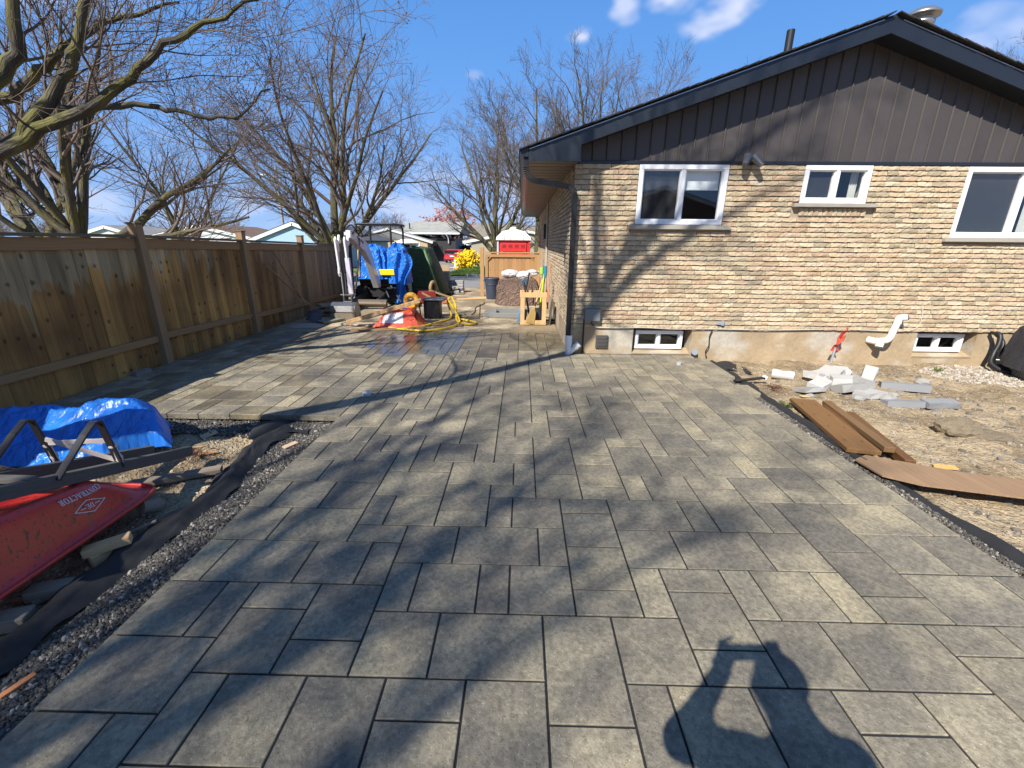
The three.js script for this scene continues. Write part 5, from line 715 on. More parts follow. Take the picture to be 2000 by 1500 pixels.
{                                                      // right of the bed: bin, covered pile, tool rack, curb ring
  const b = thing('rubbish_bin', 'blue-grey plastic rubbish bin standing in front of the gate', 'bin', [-0.9, 0, -13.6]), bm = M(0.045, 0.055, 0.085, 0.5);
  obj('body', lathe([[0, 0], [0.17, 0], [0.175, 0.02], [0.215, 0.58], [0.225, 0.58], [0.225, 0.63], [0.2, 0.63], [0.16, 0.05], [0, 0.05]], 28), bm, b); obj('rib', lathe([[0.2, 0.42], [0.212, 0.42], [0.212, 0.45], [0.2, 0.45]], 28), bm, b); for (const s of [-1, 1]) obj('handle', rb(0.05, 0.08, 0.12, s * 0.225, 0.55, 0, 0.015), bm, b);
  const pile = one('covered_pile', drape({ rx: 0.62, rz: 0.5, h: 0.74, top: 0.78, seed: 12, amp: 0.16, folds: 2.4, pow: 2.0 }), BROWN, 'pile covered with a crumpled brown plastic sheet beside the bin', 'covered pile', [-0.12, 0, -12.6]);
  const bag = MP(0.6, 0.6, 0.6, 0.35, { bumpMap: rep(wr, 0.25), bumpScale: 0.02 }), bags = [[[-0.32, 0.82, -12.5], 0.2, 'round white plastic bag on the left end of the covered pile'], [[0.05, 0.78, -12.5], 0.19, 'crumpled white bag in the middle of the covered pile'], [[0.3, 0.84, -12.65], 0.15, 'pale grey bag at the right end of the covered pile, nearest the brick wall']];
  bags.forEach(([p, r, l], i) => one('plastic_bag', rock(r, 1.25, 0.62, 0.9, i * 3 + 2, 3, 0.7), bag, l, 'bag', p));
  const ring = thing('kerb_ring', 'low square ring of grey kerb blocks set in the sand by the tool rack', 'kerb blocks', [-0.22, 0, -10.4]); for (const [x, z, w, d] of [[0, 0.35, 0.95, 0.1], [0, -0.4, 0.95, 0.1], [-0.5, 0, 0.28, 0.6]]) obj('block', rb(w, 0.11, d, x, 0.055, z, 0.01), M(0.2, 0.2, 0.19, 0.9), ring);
  const t = thing('tool_rack', 'open pine frame full of shovels and brooms against the brick wall', 'tool rack', [0.25, 0, -9.2]);
  for (const z of [0.02, -0.42]) { obj('rail', rb(0.56, 0.1, 0.04, 0, 0.62, z, 0.004), MAT.pine, t); obj('rail', rb(0.48, 0.09, 0.04, 0, 0.05, z, 0.004), MAT.pine, t); for (const s of [-1, 1]) obj('post', rb(0.09, 0.57, 0.038, s * 0.225, 0.285, z - 0.002, 0.004), MAT.pine, t); }
  for (const s of [-1, 1]) obj('side_rail', rb(0.04, 0.08, 0.4, s * 0.25, 0.62, -0.2, 0.004), MAT.pine, t);
  const handle = (n, label, cat, a, b2, r, m, head) => { const s = thing(n, label, cat, a), B = b2.map((v, k) => v - a[k]); obj('handle', rod([0, 0, 0].map((_, k) => B[k] * 0.2), B, r), m, s); head(s, B); return s; };
  handle('shovel', 'blue-bladed shovel standing in the left of the pine tool rack', 'shovel', [-0.05, 0.02, -9.3], [0.16, 1.05, -9.45], 0.018, MAT.black, (s, B) => { obj('blade', at(grid(8, 8, (u, v) => [(u - 0.5) * 0.2, v * 0.3, 0.03 * Math.cos((u - 0.5) * 3), u, v]), 0.04, 0, 0, -0.15, 0.2, -0.2), M(0.1, 0.2, 0.3, 0.4, { side: THREE.DoubleSide, metalness: 0.4 }), s); });
  handle('shovel', 'shovel with a blue D-grip leaning in the middle of the tool rack', 'shovel', [0.2, 0.03, -9.35], [0.05, 0.85, -9.5], 0.02, MAT.black, (s, B) => { obj('grip', at(new THREE.TorusGeometry(0.05, 0.016, 8, 16), B[0], B[1], B[2]), M(0.03, 0.13, 0.25, 0.4), s); });
  handle('broom', 'worn straw push broom standing in the front of the tool rack', 'broom', [0.2, 0.05, -9.22], [0.5, 1.1, -9.7], 0.016, MAT.pine, (s) => { obj('bristles', poly([[-0.1, -0.02], [0.08, -0.03], [0.07, 0.2], [0.03, 0.3], [-0.03, 0.28]], 0.06, 0.01).rotateZ(-0.15), M(0.36, 0.24, 0.08, 0.9), s); });
  handle('broom', 'lime green handle with a blue brush head up, in the tool rack', 'broom', [0.36, 0.05, -9.35], [0.47, 1.02, -9.5], 0.018, MP(0.45, 0.62, 0.03, 0.4), (s, B) => { obj('brush', rb(0.06, 0.24, 0.08, B[0] + 0.02, B[1] + 0.05, B[2], 0.02), M(0.02, 0.2, 0.32, 0.6), s); obj('cap', rb(0.07, 0.14, 0.08, B[0] - 0.06, B[1] + 0.06, B[2], 0.02), M(0.3, 0.6, 0.08, 0.6), s); });
  handle('shovel', 'black-bladed shovel at the right of the tool rack', 'shovel', [0.38, 0.02, -9.32], [0.52, 1.15, -9.8], 0.018, MAT.brownWood, (s) => { obj('blade', at(grid(8, 8, (u, v) => [(u - 0.5) * 0.24, v * 0.32, 0.03 * Math.cos((u - 0.5) * 3), u, v]), 0, 0, 0, -0.1, 0.1, 0), M(0.02, 0.02, 0.02, 0.5, { side: THREE.DoubleSide }), s); });
  handle('rake', 'reddish rake handle leaning on the brick wall above the tool rack', 'rake', [0.56, 0.02, -9.6], [0.66, 1.2, -10.6], 0.016, wood(0.4, 0.16, 0.08), (s) => { obj('head', rb(0.3, 0.04, 0.03, 0.02, 0.02, 0.05), MAT.darkSteel, s); });
  one('metal_sheet', at(rb(0.02, 0.5, 0.4, 0, 0.26, 0), 0, 0, 0, 0, 0, -0.12), MAT.steel, 'grey metal sheet leaning on the wall right of the tool rack', 'metal sheet', [0.6, 0, -9.4]);
}

// ---------------------------------------------------------------- left foreground: overturned red wheelbarrow, tarpaulin, cloth edging, gravel
{
  const t = thing('wheelbarrow', 'large red contractor wheelbarrow lying upside down in the left foreground, legs up', 'wheelbarrow', [-2.78, 0, -2.0]);
  const redMap = tex(512, 512, (u, v) => { const a = fbm(u, v, 5, 5, 501, 5), s = hash(Math.floor(u * 160), Math.floor(v * 160), 3) > 0.985 || fbm(u, v, 40, 40, 505, 3) > 0.72, d = sstep(0.68, 0.8, fbm(u, v, 9, 6, 509, 5)); let c = ramp(a, [0.46, 0.018, 0.014], [0.6, 0.035, 0.022]); c = ramp(d * 0.5, c, [0.2, 0.06, 0.04]); return s ? [0.1, 0.02, 0.02] : c; });
  const red = MP(1, 1, 1, 0.34, { map: rep(redMap, 0.8), clearcoat: 0.3, clearcoatRoughness: 0.25, side: THREE.DoubleSide });
  // tray: rim on the ground, floor up and tilted like the handles; local frame of the thing
  const rim = (u) => { const a = u * Math.PI * 2, c = Math.cos(a), s = Math.sin(a), e = 2 / 7; return [Math.sign(c) * Math.pow(Math.abs(c), e), Math.sign(s) * Math.pow(Math.abs(s), e)]; };
  const tray = (u, v) => { const [a, b] = rim(u), rx = mix(0.36, 0.22, v), z = mix(0.04 + b * 0.62, 0.12 + b * 0.36, v), fl = 0.27 + 0.12 * clamp((z + 0.24) / 0.72, 0, 1); return [a * rx, mix(0.055, fl, sstep(0, 1, v * 0.5 + 0.5 * v)), z, a * rx + z, v * 0.4 + z]; };
  obj('tray', [grid(120, 10, (u, v) => tray(u, v), true), grid(120, 4, (u, v) => { const q = tray(u, 1), k = 1 - v; return [q[0] * k, q[1] + 0.012 * (1 - k), mix(0.12, q[2], k), q[0] * k, q[2] * k]; }, true)], red, t);
  obj('rim', pipe(Array.from({ length: 90 }, (_, i) => { const q = tray(i / 90, 0); return [q[0] * 1.015, q[1] - 0.004, 0.04 + (q[2] - 0.04) * 1.012]; }), 0.013, 8, 240, true), red, t);
  // lettering printed on the tray's side, upside down because the barrow is
  const cv = document.createElement('canvas'); cv.width = 512; cv.height = 256; const x = cv.getContext('2d'); x.fillStyle = '#000'; x.fillRect(0, 0, 512, 256);
  x.fillStyle = '#fff'; x.strokeStyle = '#fff'; x.textAlign = 'center'; x.textBaseline = 'middle'; x.font = 'bold 62px serif'; x.save(); x.translate(256, 198); x.scale(1.02, 1.25); x.fillText('CONTRACTOR', 0, 0); x.restore(); x.font = 'bold 56px serif'; x.fillText('DE', 256, 78); x.lineWidth = 7;
  x.beginPath(); x.moveTo(90, 78); x.lineTo(200, 40); x.lineTo(256, 22); x.lineTo(312, 40); x.lineTo(422, 78); x.lineTo(312, 118); x.lineTo(256, 134); x.lineTo(200, 118); x.closePath(); x.stroke(); x.beginPath(); x.moveTo(150, 78); x.lineTo(205, 78); x.moveTo(307, 78); x.lineTo(362, 78); x.stroke();
  const ct = new THREE.CanvasTexture(cv); const q = (u, v) => { const p = tray(u, v); return [p[0] * 1.004 + 0.0025, p[1] + 0.001, p[2]]; };
  // the near side wall runs along z at +x: find the span of u whose z covers the print
  const dec = grid(40, 12, (s, w) => { const z = mix(-0.30, -0.02, s), vv = mix(0.84, 0.36, w); let lo = -0.24, hi = 0.24; for (let k = 0; k < 30; k++) { const m = (lo + hi) / 2; if (tray((m + 1) % 1, vv)[2] < z) lo = m; else hi = m; } const p = q((lo + 1) % 1, vv); return [p[0], p[1], p[2], s, w]; });
  obj('lettering', dec, M(0.62, 0.58, 0.6, 0.6, { alphaMap: ct, alphaTest: 0.5, side: THREE.DoubleSide }), t);
  const hx = [0.19, -0.24], ow = wood(0.085, 0.08, 0.072, 0.85), lm = MP(0.02, 0.022, 0.025, 0.4, {}), P2 = (xx, y, z) => [xx, y, z];
  const strut = M(0.5, 0.46, 0.42, 0.7);
  hx.forEach((h, i) => {
    obj('handle', bar([h, 0.62, 0.75], [h - 0.06 + i * 0.12, 0.03, -1.14], 0.055, 0.075), ow, t);
    const leg = obj('leg', [bar([h, 0.36, -0.12], [h - 0.005, 0.535, -0.34], 0.045, 0.012, [0, 0.7, 0.7]), bar([h - 0.005, 0.535, -0.34], [h - 0.01, 0.585, -0.42], 0.045, 0.012, [0, 1, 0.4]), bar([h - 0.01, 0.585, -0.42], [h - 0.02, 0.57, -0.465], 0.045, 0.012, [0, 1, -0.3]), bar([h - 0.02, 0.57, -0.465], [h - 0.03, 0.22, -0.53], 0.045, 0.012, [0, 0, -1])], lm, t);
    obj('paint_drips', [rod([h - 0.028, 0.36, -0.515], [h - 0.03, 0.24, -0.535], 0.017, 8), rock(0.03, 1, 0.8, 0.8, 3 + i, 2).translate(h - 0.028, 0.38, -0.515), rock(0.026, 1, 1.4, 0.8, 8 + i, 2).translate(h - 0.03, 0.29, -0.53)], strut, leg);
  });
  obj('brace', [bar([hx[0] - 0.03, 0.42, -0.51], [hx[1], 0.4, -0.5], 0.03, 0.012, [0, 0, 1]), bar([hx[0] - 0.03, 0.26, -0.535], [hx[1], 0.43, -0.49], 0.03, 0.012, [0, 0, 1])], strut, t);
  const wh = obj('wheel', at(new THREE.TorusGeometry(0.15, 0.06, 14, 32), -0.02, 0.62, 0.86, 0, Math.PI / 2, 0), MAT.rubber, t); obj('hub', at(cyl(0.1, 0.1, 0.06, 20), -0.02, 0.62, 0.86, 0, 0, Math.PI / 2), MAT.steel, wh);
  obj('cross_piece', bar([hx[0], 0.42, -0.02], [hx[1], 0.42, -0.02], 0.05, 0.03), ow, t);
}
one('log_round', at(cyl(0.24, 0.25, 0.34, 28), 0, 0, 0, 0.25, 0, Math.PI / 2 - 0.35), M(0.11, 0.075, 0.04, 0.95, { bumpMap: rep(barkBump, 0.4), bumpScale: 0.02 }), 'dark sawn log standing at the left edge beyond the red wheelbarrow', 'log', [-3.36, 0.14, -2.22]);
{
  // tarpaulin: crumpled sheet over a low heap
  const hill = (x, z) => { const a = Math.exp(-Math.pow((x + 3.52) / 0.38, 2) - Math.pow((z + 3.52) / 0.26, 2)) * 0.26, b = Math.exp(-Math.pow((x + 4.35) / 0.6, 2) - Math.pow((z + 3.5) / 0.3, 2)) * 0.24, c = Math.exp(-Math.pow((x + 3.15) / 0.3, 2) - Math.pow((z + 3.4) / 0.25, 2)) * 0.15; return a + b + c; };
  const g = grid(110, 60, (u, v) => {
    const e = 0.04 * (f3(u * 9, v * 9, 2, 61, 3) - 0.5); let x = mix(-4.95, mix(-3.32, -2.92, v), u) + e * 2, z = mix(mix(-3.98, -3.02, v), mix(-3.78, -3.3, v), sstep(0.6, 1, u)) + e;
    const d = Math.pow(Math.abs(f3(x * 2.6 + z * 1.4, 1, z * 3.6, 65, 3) - 0.5) * 2, 0.6), y = hill(x, z) + 0.1 * (1 - d) + 0.035 * f3(x * 8, 2, z * 8, 67, 3) - 0.09, edge = Math.min(u, 1 - u, v, 1 - v);
    return [x, Math.max(gy(x, z) + 0.01, y * sstep(-0.03, 0.06, edge) + gy(x, z) * (1 - sstep(-0.03, 0.06, edge)) * 0.6), z, x, z];
  });
  one('blue_tarp', g, BLUE, 'rumpled blue tarpaulin spread on the soil behind the red wheelbarrow', 'tarp');
}
const FABRIC = M(0.017, 0.017, 0.018, 0.75, { side: THREE.DoubleSide, bumpMap: rep(speck, 0.05), bumpScale: 0.0015 });
function ribbon(path, prof, seed, n = 140) {          // cloth edging: prof is [sideways, up] across it; the folds wander along it
  const c = new THREE.CatmullRomCurve3(path.map(([x, z]) => V(x, 0, z)), false, 'centripetal');
  return grid(prof.length - 1 > 12 ? prof.length - 1 : 16, n, (u, v) => {
    const p = c.getPointAt(v), t = c.getTangentAt(v), f = u * (prof.length - 1), k = Math.min(prof.length - 2, Math.floor(f)), q = f - k, s = mix(prof[k][0], prof[k + 1][0], q), y = mix(prof[k][1], prof[k + 1][1], q);
    const w = (f3(v * 14, u * 2, seed, seed, 3) - 0.5), w2 = f3(v * 40, u * 5, seed, seed + 3, 2) - 0.5, x = p.x - t.z * (s + w * 0.06), z = p.z + t.x * (s + w * 0.06);
    return [x, Math.max(-0.115, y * (1 + w * 0.9) + w2 * 0.022), z, u * 0.4, v * 5];
  });
}
one('landscape_fabric', ribbon([[-2.34, -0.6], [-2.33, -1.3], [-2.32, -1.8], [-2.28, -2.3], [-2.22, -2.75], [-2.34, -3.1], [-2.38, -3.5], [-2.3, -3.85]], [[-0.02, -0.1], [0.01, -0.07], [0.05, -0.04], [0.09, -0.03], [0.12, -0.055], [0.15, -0.075], [0.19, -0.1]], 3), FABRIC, 'black landscape cloth turned up along the left gravel strip', 'landscape cloth');
one('landscape_fabric', ribbon([[2.92, -6.55], [2.9, -5.7], [2.87, -5.0], [2.87, -4.2], [2.87, -3.5], [2.86, -2.9], [2.88, -2.4], [2.89, -1.6]], [[0.06, -0.1], [0.05, -0.06], [0.03, -0.04], [0.0, -0.03], [-0.03, -0.05], [-0.06, -0.065], [-0.09, -0.08], [-0.12, -0.1]], 8), FABRIC, 'black landscape cloth folded along the right edge of the patio', 'landscape cloth');
one('landscape_fabric', at(grid(16, 10, (u, v) => [u * 0.5, 0.06 * Math.sin(u * 5 + v * 2) * (1 - v) + 0.03, (v - 0.5) * 0.3 + 0.06 * Math.sin(u * 7), u, v]), 0, 0, 0), FABRIC, 'loose flap of black cloth by the inner corner of the patio edge', 'landscape cloth', [-2.5, -0.09, -3.72], 0.3);
one('landscape_fabric', grid(30, 8, (u, v) => { const x = mix(2.7, 3.35, u), z = mix(-6.62, -6.15, v) + 0.04 * Math.sin(u * 9); return [x, gy(x, z) + 0.015 + 0.02 * Math.sin(u * 11 + v * 3), z, u, v]; }), FABRIC, 'flat patch of black cloth by the patio corner under the hanging cord', 'landscape cloth');
{ const t = thing('edging_strip', 'black edging strip sticking out over the soil at the far right patio edge', 'edging strip', [2.76, -0.02, -5.44]); obj('strip', bar([0, 0, 0], [0.5, -0.03, -0.26], 0.06, 0.02), MAT.black, t); obj('white_end', at(cyl(0.03, 0.03, 0.03, 14), 0.52, -0.028, -0.27, Math.PI / 2, 1.1), MAT.pvc, t); }
{
  const R = rng(111), geo = [rock(0.5, 1, 0.7, 0.85, 1, 0, 0.6), rock(0.5, 1, 0.6, 0.8, 5, 1, 0.6), rock(0.5, 1.1, 0.8, 0.7, 9, 0, 0.6)];
  const strip = (label, n, fn, dark, size, tone = 1) => geo.forEach((g, k) => {
    const im = new THREE.InstancedMesh(g, M(1, 1, 1, 0.85), n), m = new THREE.Matrix4(), e = new THREE.Euler();
    for (let i = 0; i < n; i++) { const [x, z] = fn(), s = size * (0.5 + R() * R() * 1.6); m.makeRotationFromEuler(e.set(R() * 6, R() * 6, R() * 6)).scale(V(s, s, s)).setPosition(x, gy(x, z) + (dark ? 0.012 + R() * 0.012 : 0.002), z); im.setMatrixAt(i, m); const b = dark ? (R() < 0.12 ? 0.18 + R() * 0.22 : 0.035 + R() * 0.1) : (0.2 + R() * 0.3) * tone; im.setColorAt(i, new THREE.Color(b, b * (dark ? 0.9 : 0.86), b * (dark ? 0.76 : 0.68))); }
    im.name = numbered('gravel'); im.castShadow = im.receiveShadow = true; stuff(im); scene.add(im); im.userData.label = label; im.userData.category = 'gravel';
  });
  strip('dark gravel bed between the left cloth edging and the patio slabs', 9000, () => { const z = -0.6 - R() * 3.4; return [-1.78 - R() * (z < -3.2 ? 0.55 : 0.36), z]; }, true, 0.017);
  strip('dark gravel under the far edge of the patio behind the blue tarpaulin', 2200, () => [-4.4 + R() * 2.6, -3.68 - R() * 0.33], true, 0.02);
  strip('narrow band of dark gravel between the right patio edge and the cloth', 4500, () => [2.65 + R() * 0.17, -1.2 - R() * 5.4], true, 0.014);
  strip('grey crushed stone around the covered air conditioner', 1500, () => { const a = R() * 6.28, d = Math.sqrt(R()); return [7.0 + Math.cos(a) * d * 1.2, -6.15 + Math.sin(a) * d * 0.55]; }, false, 0.03);
  strip('crumbs of dry soil scattered over the right yard', 2600, () => [2.95 + R() * 4.8, -1.2 - R() * 5.4], false, 0.016, 0.75);
  strip('clods of dug soil lying over the right yard', 420, () => [3.0 + R() * 4.6, -1.2 - R() * 5.2], false, 0.04, 0.5);
  strip('crumbs of dry soil scattered over the left bare ground', 1100, () => [-2.3 - R() * 2, -0.7 - R() * 3], false, 0.016);
}
{                                                      // scraps of wood under the barrow
  const bit = (label, a, b, w, th, m, n = 'wood_scrap') => { const y = (q) => [q[0], gy(q[0], q[2]) + q[1], q[2]]; return one(n, bar(y(a), y(b), w, th), m, label, 'wood scrap'); };
  bit('pale cut block of timber under the near rim of the red wheelbarrow', [-2.44, 0.11, -2.0], [-2.26, 0.12, -2.12], 0.07, 0.05, MAT.pine); bit('short upright timber offcut below the pale block', [-2.4, 0.05, -1.99], [-2.36, 0.05, -2.08], 0.05, 0.08, MAT.pine);
  bit('long weathered stick on the soil in front of the red wheelbarrow', [-2.46, 0.03, -1.72], [-2.22, 0.03, -2.13], 0.05, 0.03, MAT.oldWood); bit('grey timber end sticking out under the wheelbarrow rim', [-2.5, 0.06, -1.75], [-2.34, 0.05, -1.82], 0.09, 0.06, MAT.oldWood);
  bit('second grey timber end under the rim, nearer the left edge', [-2.52, 0.06, -1.55], [-2.34, 0.04, -1.62], 0.1, 0.07, MAT.oldWood); bit('thin splinter leaning by the corner of the red tray', [-2.42, 0.04, -2.2], [-2.28, 0.09, -2.32], 0.02, 0.012, MAT.oldWood);
  bit('orange-brown wedge of wood lying beside the cloth edging', [-2.3, 0.02, -2.0], [-2.22, 0.05, -2.2], 0.1, 0.02, MAT.cedar); bit('small yellow wood chip between stick and cloth edging', [-2.28, 0.015, -1.84], [-2.22, 0.015, -1.93], 0.045, 0.012, wood(0.6, 0.36, 0.1));
  bit('flat square wood chip on the bare soil by the patio corner', [-2.92, 0.02, -3.62], [-2.84, 0.03, -3.72], 0.09, 0.012, wood(0.42, 0.32, 0.18)); bit('thin orange sliver on the soil among dried roots', [-2.72, 0.02, -3.3], [-2.6, 0.03, -3.38], 0.025, 0.01, wood(0.5, 0.22, 0.08));
  bit('pale splinter on the gravel next to the inner patio corner', [-2.05, 0.04, -3.42], [-1.98, 0.04, -3.52], 0.06, 0.012, wood(0.42, 0.3, 0.2)); bit('orange chip lying on the dark gravel in the lower left corner', [-2.03, 0.035, -1.22], [-1.99, 0.035, -1.32], 0.028, 0.01, wood(0.5, 0.2, 0.08));
  bit('weathered board on the soil between the red wheelbarrow and the blue tarpaulin', [-3.4, 0.05, -2.55], [-2.35, 0.05, -3.05], 0.09, 0.04, MAT.oldWood);
  one('timber_end', at(cyl(0.045, 0.05, 0.1, 8), 0, 0, 0, 1.2, 0, 0.4), MAT.oldWood, 'round sawn timber end on the soil right of the red tray', 'wood scrap', [-2.42, -0.02, -2.45]);
  const rt = new Buf(), R = rng(121); for (let i = 0; i < 40; i++) { const a = R() * 6.28, l = 0.06 + R() * 0.14; rt.tube([[0, 0.01, 0], [Math.cos(a) * l * 0.5, 0.03 + R() * 0.03, Math.sin(a) * l * 0.5], [Math.cos(a + 0.4) * l, 0.012, Math.sin(a + 0.4) * l]], [0.003, 0.0025, 0.0015], 4); }
  one('dried_roots', rt.geo(), M(0.12, 0.045, 0.02, 0.9), 'tangle of reddish dried roots on the bare soil left of the cloth', 'roots', [-2.72, -0.075, -3.25]); one('dried_roots', rt.geo().scale(0.9, 1, 0.9), M(0.12, 0.045, 0.02, 0.9), 'tangle of reddish dried roots at the right patio edge by the black strip', 'roots', [3.2, -0.1, -5.35]);
}

// ---------------------------------------------------------------- right yard
{
  const Y = (x, z, h = 0) => [x, gy(x, z) + h, z];
  const board = (label, a, b, w, th, m, lift = [0.03, 0.03], cat = 'board') => one('plank', bar(Y(a[0], a[1], lift[0]), Y(b[0], b[1], lift[1]), w, th), m, label, cat);
  board('wide brown board lying nearest the patio edge', [3.23, -4.8], [2.93, -3.44], 0.26, 0.04, wood(0.17, 0.085, 0.03, 0.55), [0.06, 0.085]); board('dark narrow timber lying between the wide board and the squared timber', [3.37, -4.6], [3.06, -3.58], 0.06, 0.06, MAT.wetWood, [0.05, 0.07]);
  board('squared brown timber lying on top of the others, end grain showing', [3.42, -4.68], [3.15, -3.45], 0.085, 0.05, wood(0.16, 0.09, 0.038, 0.6), [0.08, 0.11]); board('dark wet timber farthest from the patio with a nailed end', [3.5, -4.42], [3.21, -3.3], 0.08, 0.07, MAT.wetWood, [0.05, 0.06]);
  one('plywood_strip', at(boxUV(new THREE.ExtrudeGeometry(new THREE.Shape([[2.74, 3.28], [2.76, 3.02], [2.95, 2.89], [3.6, 2.72], [4.2, 2.62], [4.2, 2.85], [3.4, 3.1], [2.88, 3.36]].map(([x, z]) => new THREE.Vector2(x, z))), { depth: 0.014, bevelEnabled: false })), 0, 0, 0, -Math.PI / 2), wood(0.25, 0.155, 0.085, 0.8, 0.9), 'long strip of plywood lying across the right edging', 'plywood', [0, -0.022, 0]);
  const wc = one('wood_chip', at(poly([[-0.1, -0.02], [0.08, -0.04], [0.1, 0.02], [-0.06, 0.035]], 0.012), 0, 0, 0, -Math.PI / 2), wood(0.6, 0.33, 0.1), 'orange chip of wood alone on the right soil', 'wood chip', Y(3.49, -3.3, 0.012));
  one('wood_chip', at(poly([[-0.08, -0.03], [0.08, -0.03], [0.06, 0.03], [-0.06, 0.035]], 0.012), 0, 0, 0, -Math.PI / 2), wood(0.5, 0.3, 0.12), 'small chip beside the end of the dark wet timber', 'wood chip', Y(3.1, -3.24, 0.012)); one('wood_chip', at(rb(0.1, 0.01, 0.07, 0, 0, 0), 0, 0, 0), wood(0.5, 0.34, 0.16), 'square orange chip near the black edging strip', 'wood chip', Y(3.42, -5.05, 0.015));
  const pv = thing('pipe_offcut', 'short white plastic pipe offcut at the left end of the rubble', 'pipe', Y(3.6, -5.85, 0.055), -0.55); const pm = MP(0.5, 0.48, 0.44, 0.45); obj('tube', at(lathe([[0.055, -0.13], [0.065, -0.13], [0.065, 0.13], [0.055, 0.13], [0.055, -0.13]], 22), 0, 0, 0, 0, 0, Math.PI / 2), pm, pv); obj('mud', rock(0.03, 2, 0.4, 1, 4, 2).translate(0, 0.064, 0), M(0.3, 0.22, 0.14, 0.9), pv);
  const cm = [M(0.47, 0.455, 0.425, 0.9, { bumpMap: rep(speck, 0.2), bumpScale: 0.004 }), M(0.32, 0.31, 0.285, 0.9, { bumpMap: rep(speck, 0.2), bumpScale: 0.004 }), M(0.25, 0.255, 0.26, 0.9, { bumpMap: rep(speck, 0.2), bumpScale: 0.004 })];
  const rub = [['long pale kerb piece sloping to the right, tallest in the heap', 4.48, -5.52, 0.62, 0.12, 0.16, 0.85, 0.1, 0.18, 0], ['pale broken slab lying on top of the heap at the back', 4.12, -5.75, 0.36, 0.09, 0.26, 0.5, 0.12, 0.12, 0], ['pale slab at the top left of the heap, broken edge up', 3.98, -5.7, 0.3, 0.09, 0.22, 0.3, 0.1, -0.2, 0], ['blocky pale piece in the middle of the heap', 4.1, -5.45, 0.28, 0.14, 0.22, 1.1, 0.08, 0.1, 0], ['dark-sided piece at the front of the heap', 4.05, -5.22, 0.34, 0.09, 0.16, 0.1, 0.06, 0.1, 1], ['tilted grey piece right of the middle of the heap', 4.3, -5.36, 0.26, 0.12, 0.2, -0.5, 0.08, -0.2, 1], ['small pale piece low at the left of the heap', 3.82, -5.42, 0.26, 0.08, 0.18, 0.6, 0.05, 0.1, 0], ['flat mortar-grey fragment lying left of the heap', 3.62, -5.3, 0.3, 0.05, 0.2, 0.2, 0.03, 0.03, 1], ['pale fragment at the front right of the heap', 4.22, -5.1, 0.3, 0.07, 0.2, 0.3, 0.04, 0.02, 0], ['pale stone behind the long kerb piece', 4.36, -5.82, 0.22, 0.11, 0.18, 1.4, 0.09, 0.05, 0],
    ['single grey kerb block lying apart at the right', 4.96, -5.5, 0.5, 0.09, 0.12, -0.42, 0.05, 0, 2], ['grey kerb block in the front row, the left one', 4.42, -4.86, 0.4, 0.07, 0.12, -0.08, 0.035, 0, 2], ['grey kerb block in the front row, the right one', 4.82, -4.84, 0.36, 0.07, 0.13, 0.02, 0.035, 0, 2]];
  rub.forEach(([l, x, z, w, h, d, ry, y, rz, m], i) => { const o = one('rubble_piece', chunk(w, h, d, 200 + i * 5, i > 9 ? 0.04 : 0.16, [2, 1, 1]), cm[m], l, 'concrete rubble', Y(x, z, y), ry); o.rotation.z = rz; o.rotation.x = (hash(i, 3, 5) - 0.5) * 0.5; });
  for (const [x, z, r, l] of [[4.02, -5.0, 0.06, 'lump of pale mortar before the heap, left'], [4.35, -4.98, 0.07, 'lump of pale mortar before the heap, right'], [4.62, -5.24, 0.05, 'small pale lump at the foot of the long kerb piece'], [5.4, -5.75, 0.07, 'lone pale stone behind the single grey kerb block'], [5.05, -6.15, 0.06, 'pale stone on the soil near the low window wall'], [3.5, -5.08, 0.04, 'small pale lump beside the square chip']]) one('stone', rock(r, 1.3, 0.7, 1, x * 10, 2, 0.6), cm[1], l, 'stone', Y(x, z, r * 0.35));
  one('soil_clod', rock(0.16, 1.2, 0.7, 0.8, 33, 4, 1.1), M(0.25, 0.195, 0.125, 0.97, { bumpMap: rep(soilBump, 0.2), bumpScale: 0.02 }), 'rough brown clod of clay on the right soil', 'clod', Y(4.22, -3.98, 0.03)); one('soil_clod', rock(0.1, 1.6, 0.5, 0.9, 37, 3, 0.9), M(0.23, 0.18, 0.115, 0.97, { bumpMap: rep(soilBump, 0.2), bumpScale: 0.02 }), 'smaller clod to the right of the big one', 'clod', Y(4.45, -3.88, 0.02));
  const rd = thing('survey_rod', 'grey pipe stub with red tape hanging from its top by the house wall', 'rod', Y(4.76, -6.62)); obj('pipe', rod([0, 0, 0], [0.02, 0.3, 0], 0.016), M(0.3, 0.32, 0.36, 0.5), rd); obj('red_tape', [grid(4, 24, (u, v) => [0.03 + (u - 0.5) * 0.05 + 0.09 * (1 - v) + 0.02 * Math.sin(v * 14), 0.56 - 0.36 * v, 0.02 * Math.sin(v * 9 + u * 4)]), grid(3, 20, (u, v) => [0.0 + (u - 0.5) * 0.04 + 0.05 * (1 - v) - 0.05 * v, 0.5 - 0.32 * v + 0.02 * Math.sin(v * 20), 0.03 + 0.02 * Math.cos(v * 11)])], M(0.5, 0.06, 0.03, 0.7, { side: THREE.DoubleSide }), rd);
  const ac = thing('air_conditioner', 'air conditioner under a black cover standing on crushed stone by the wall', 'air conditioner', Y(7.35, -6.05, 0.0), -0.35), fin = M(0.1, 0.11, 0.11, 0.5, { bumpMap: rep(grey(64, 8, (u) => (Math.sin(u * 6.283 * 16) + 1) / 2), 0.6), bumpScale: 0.01 });
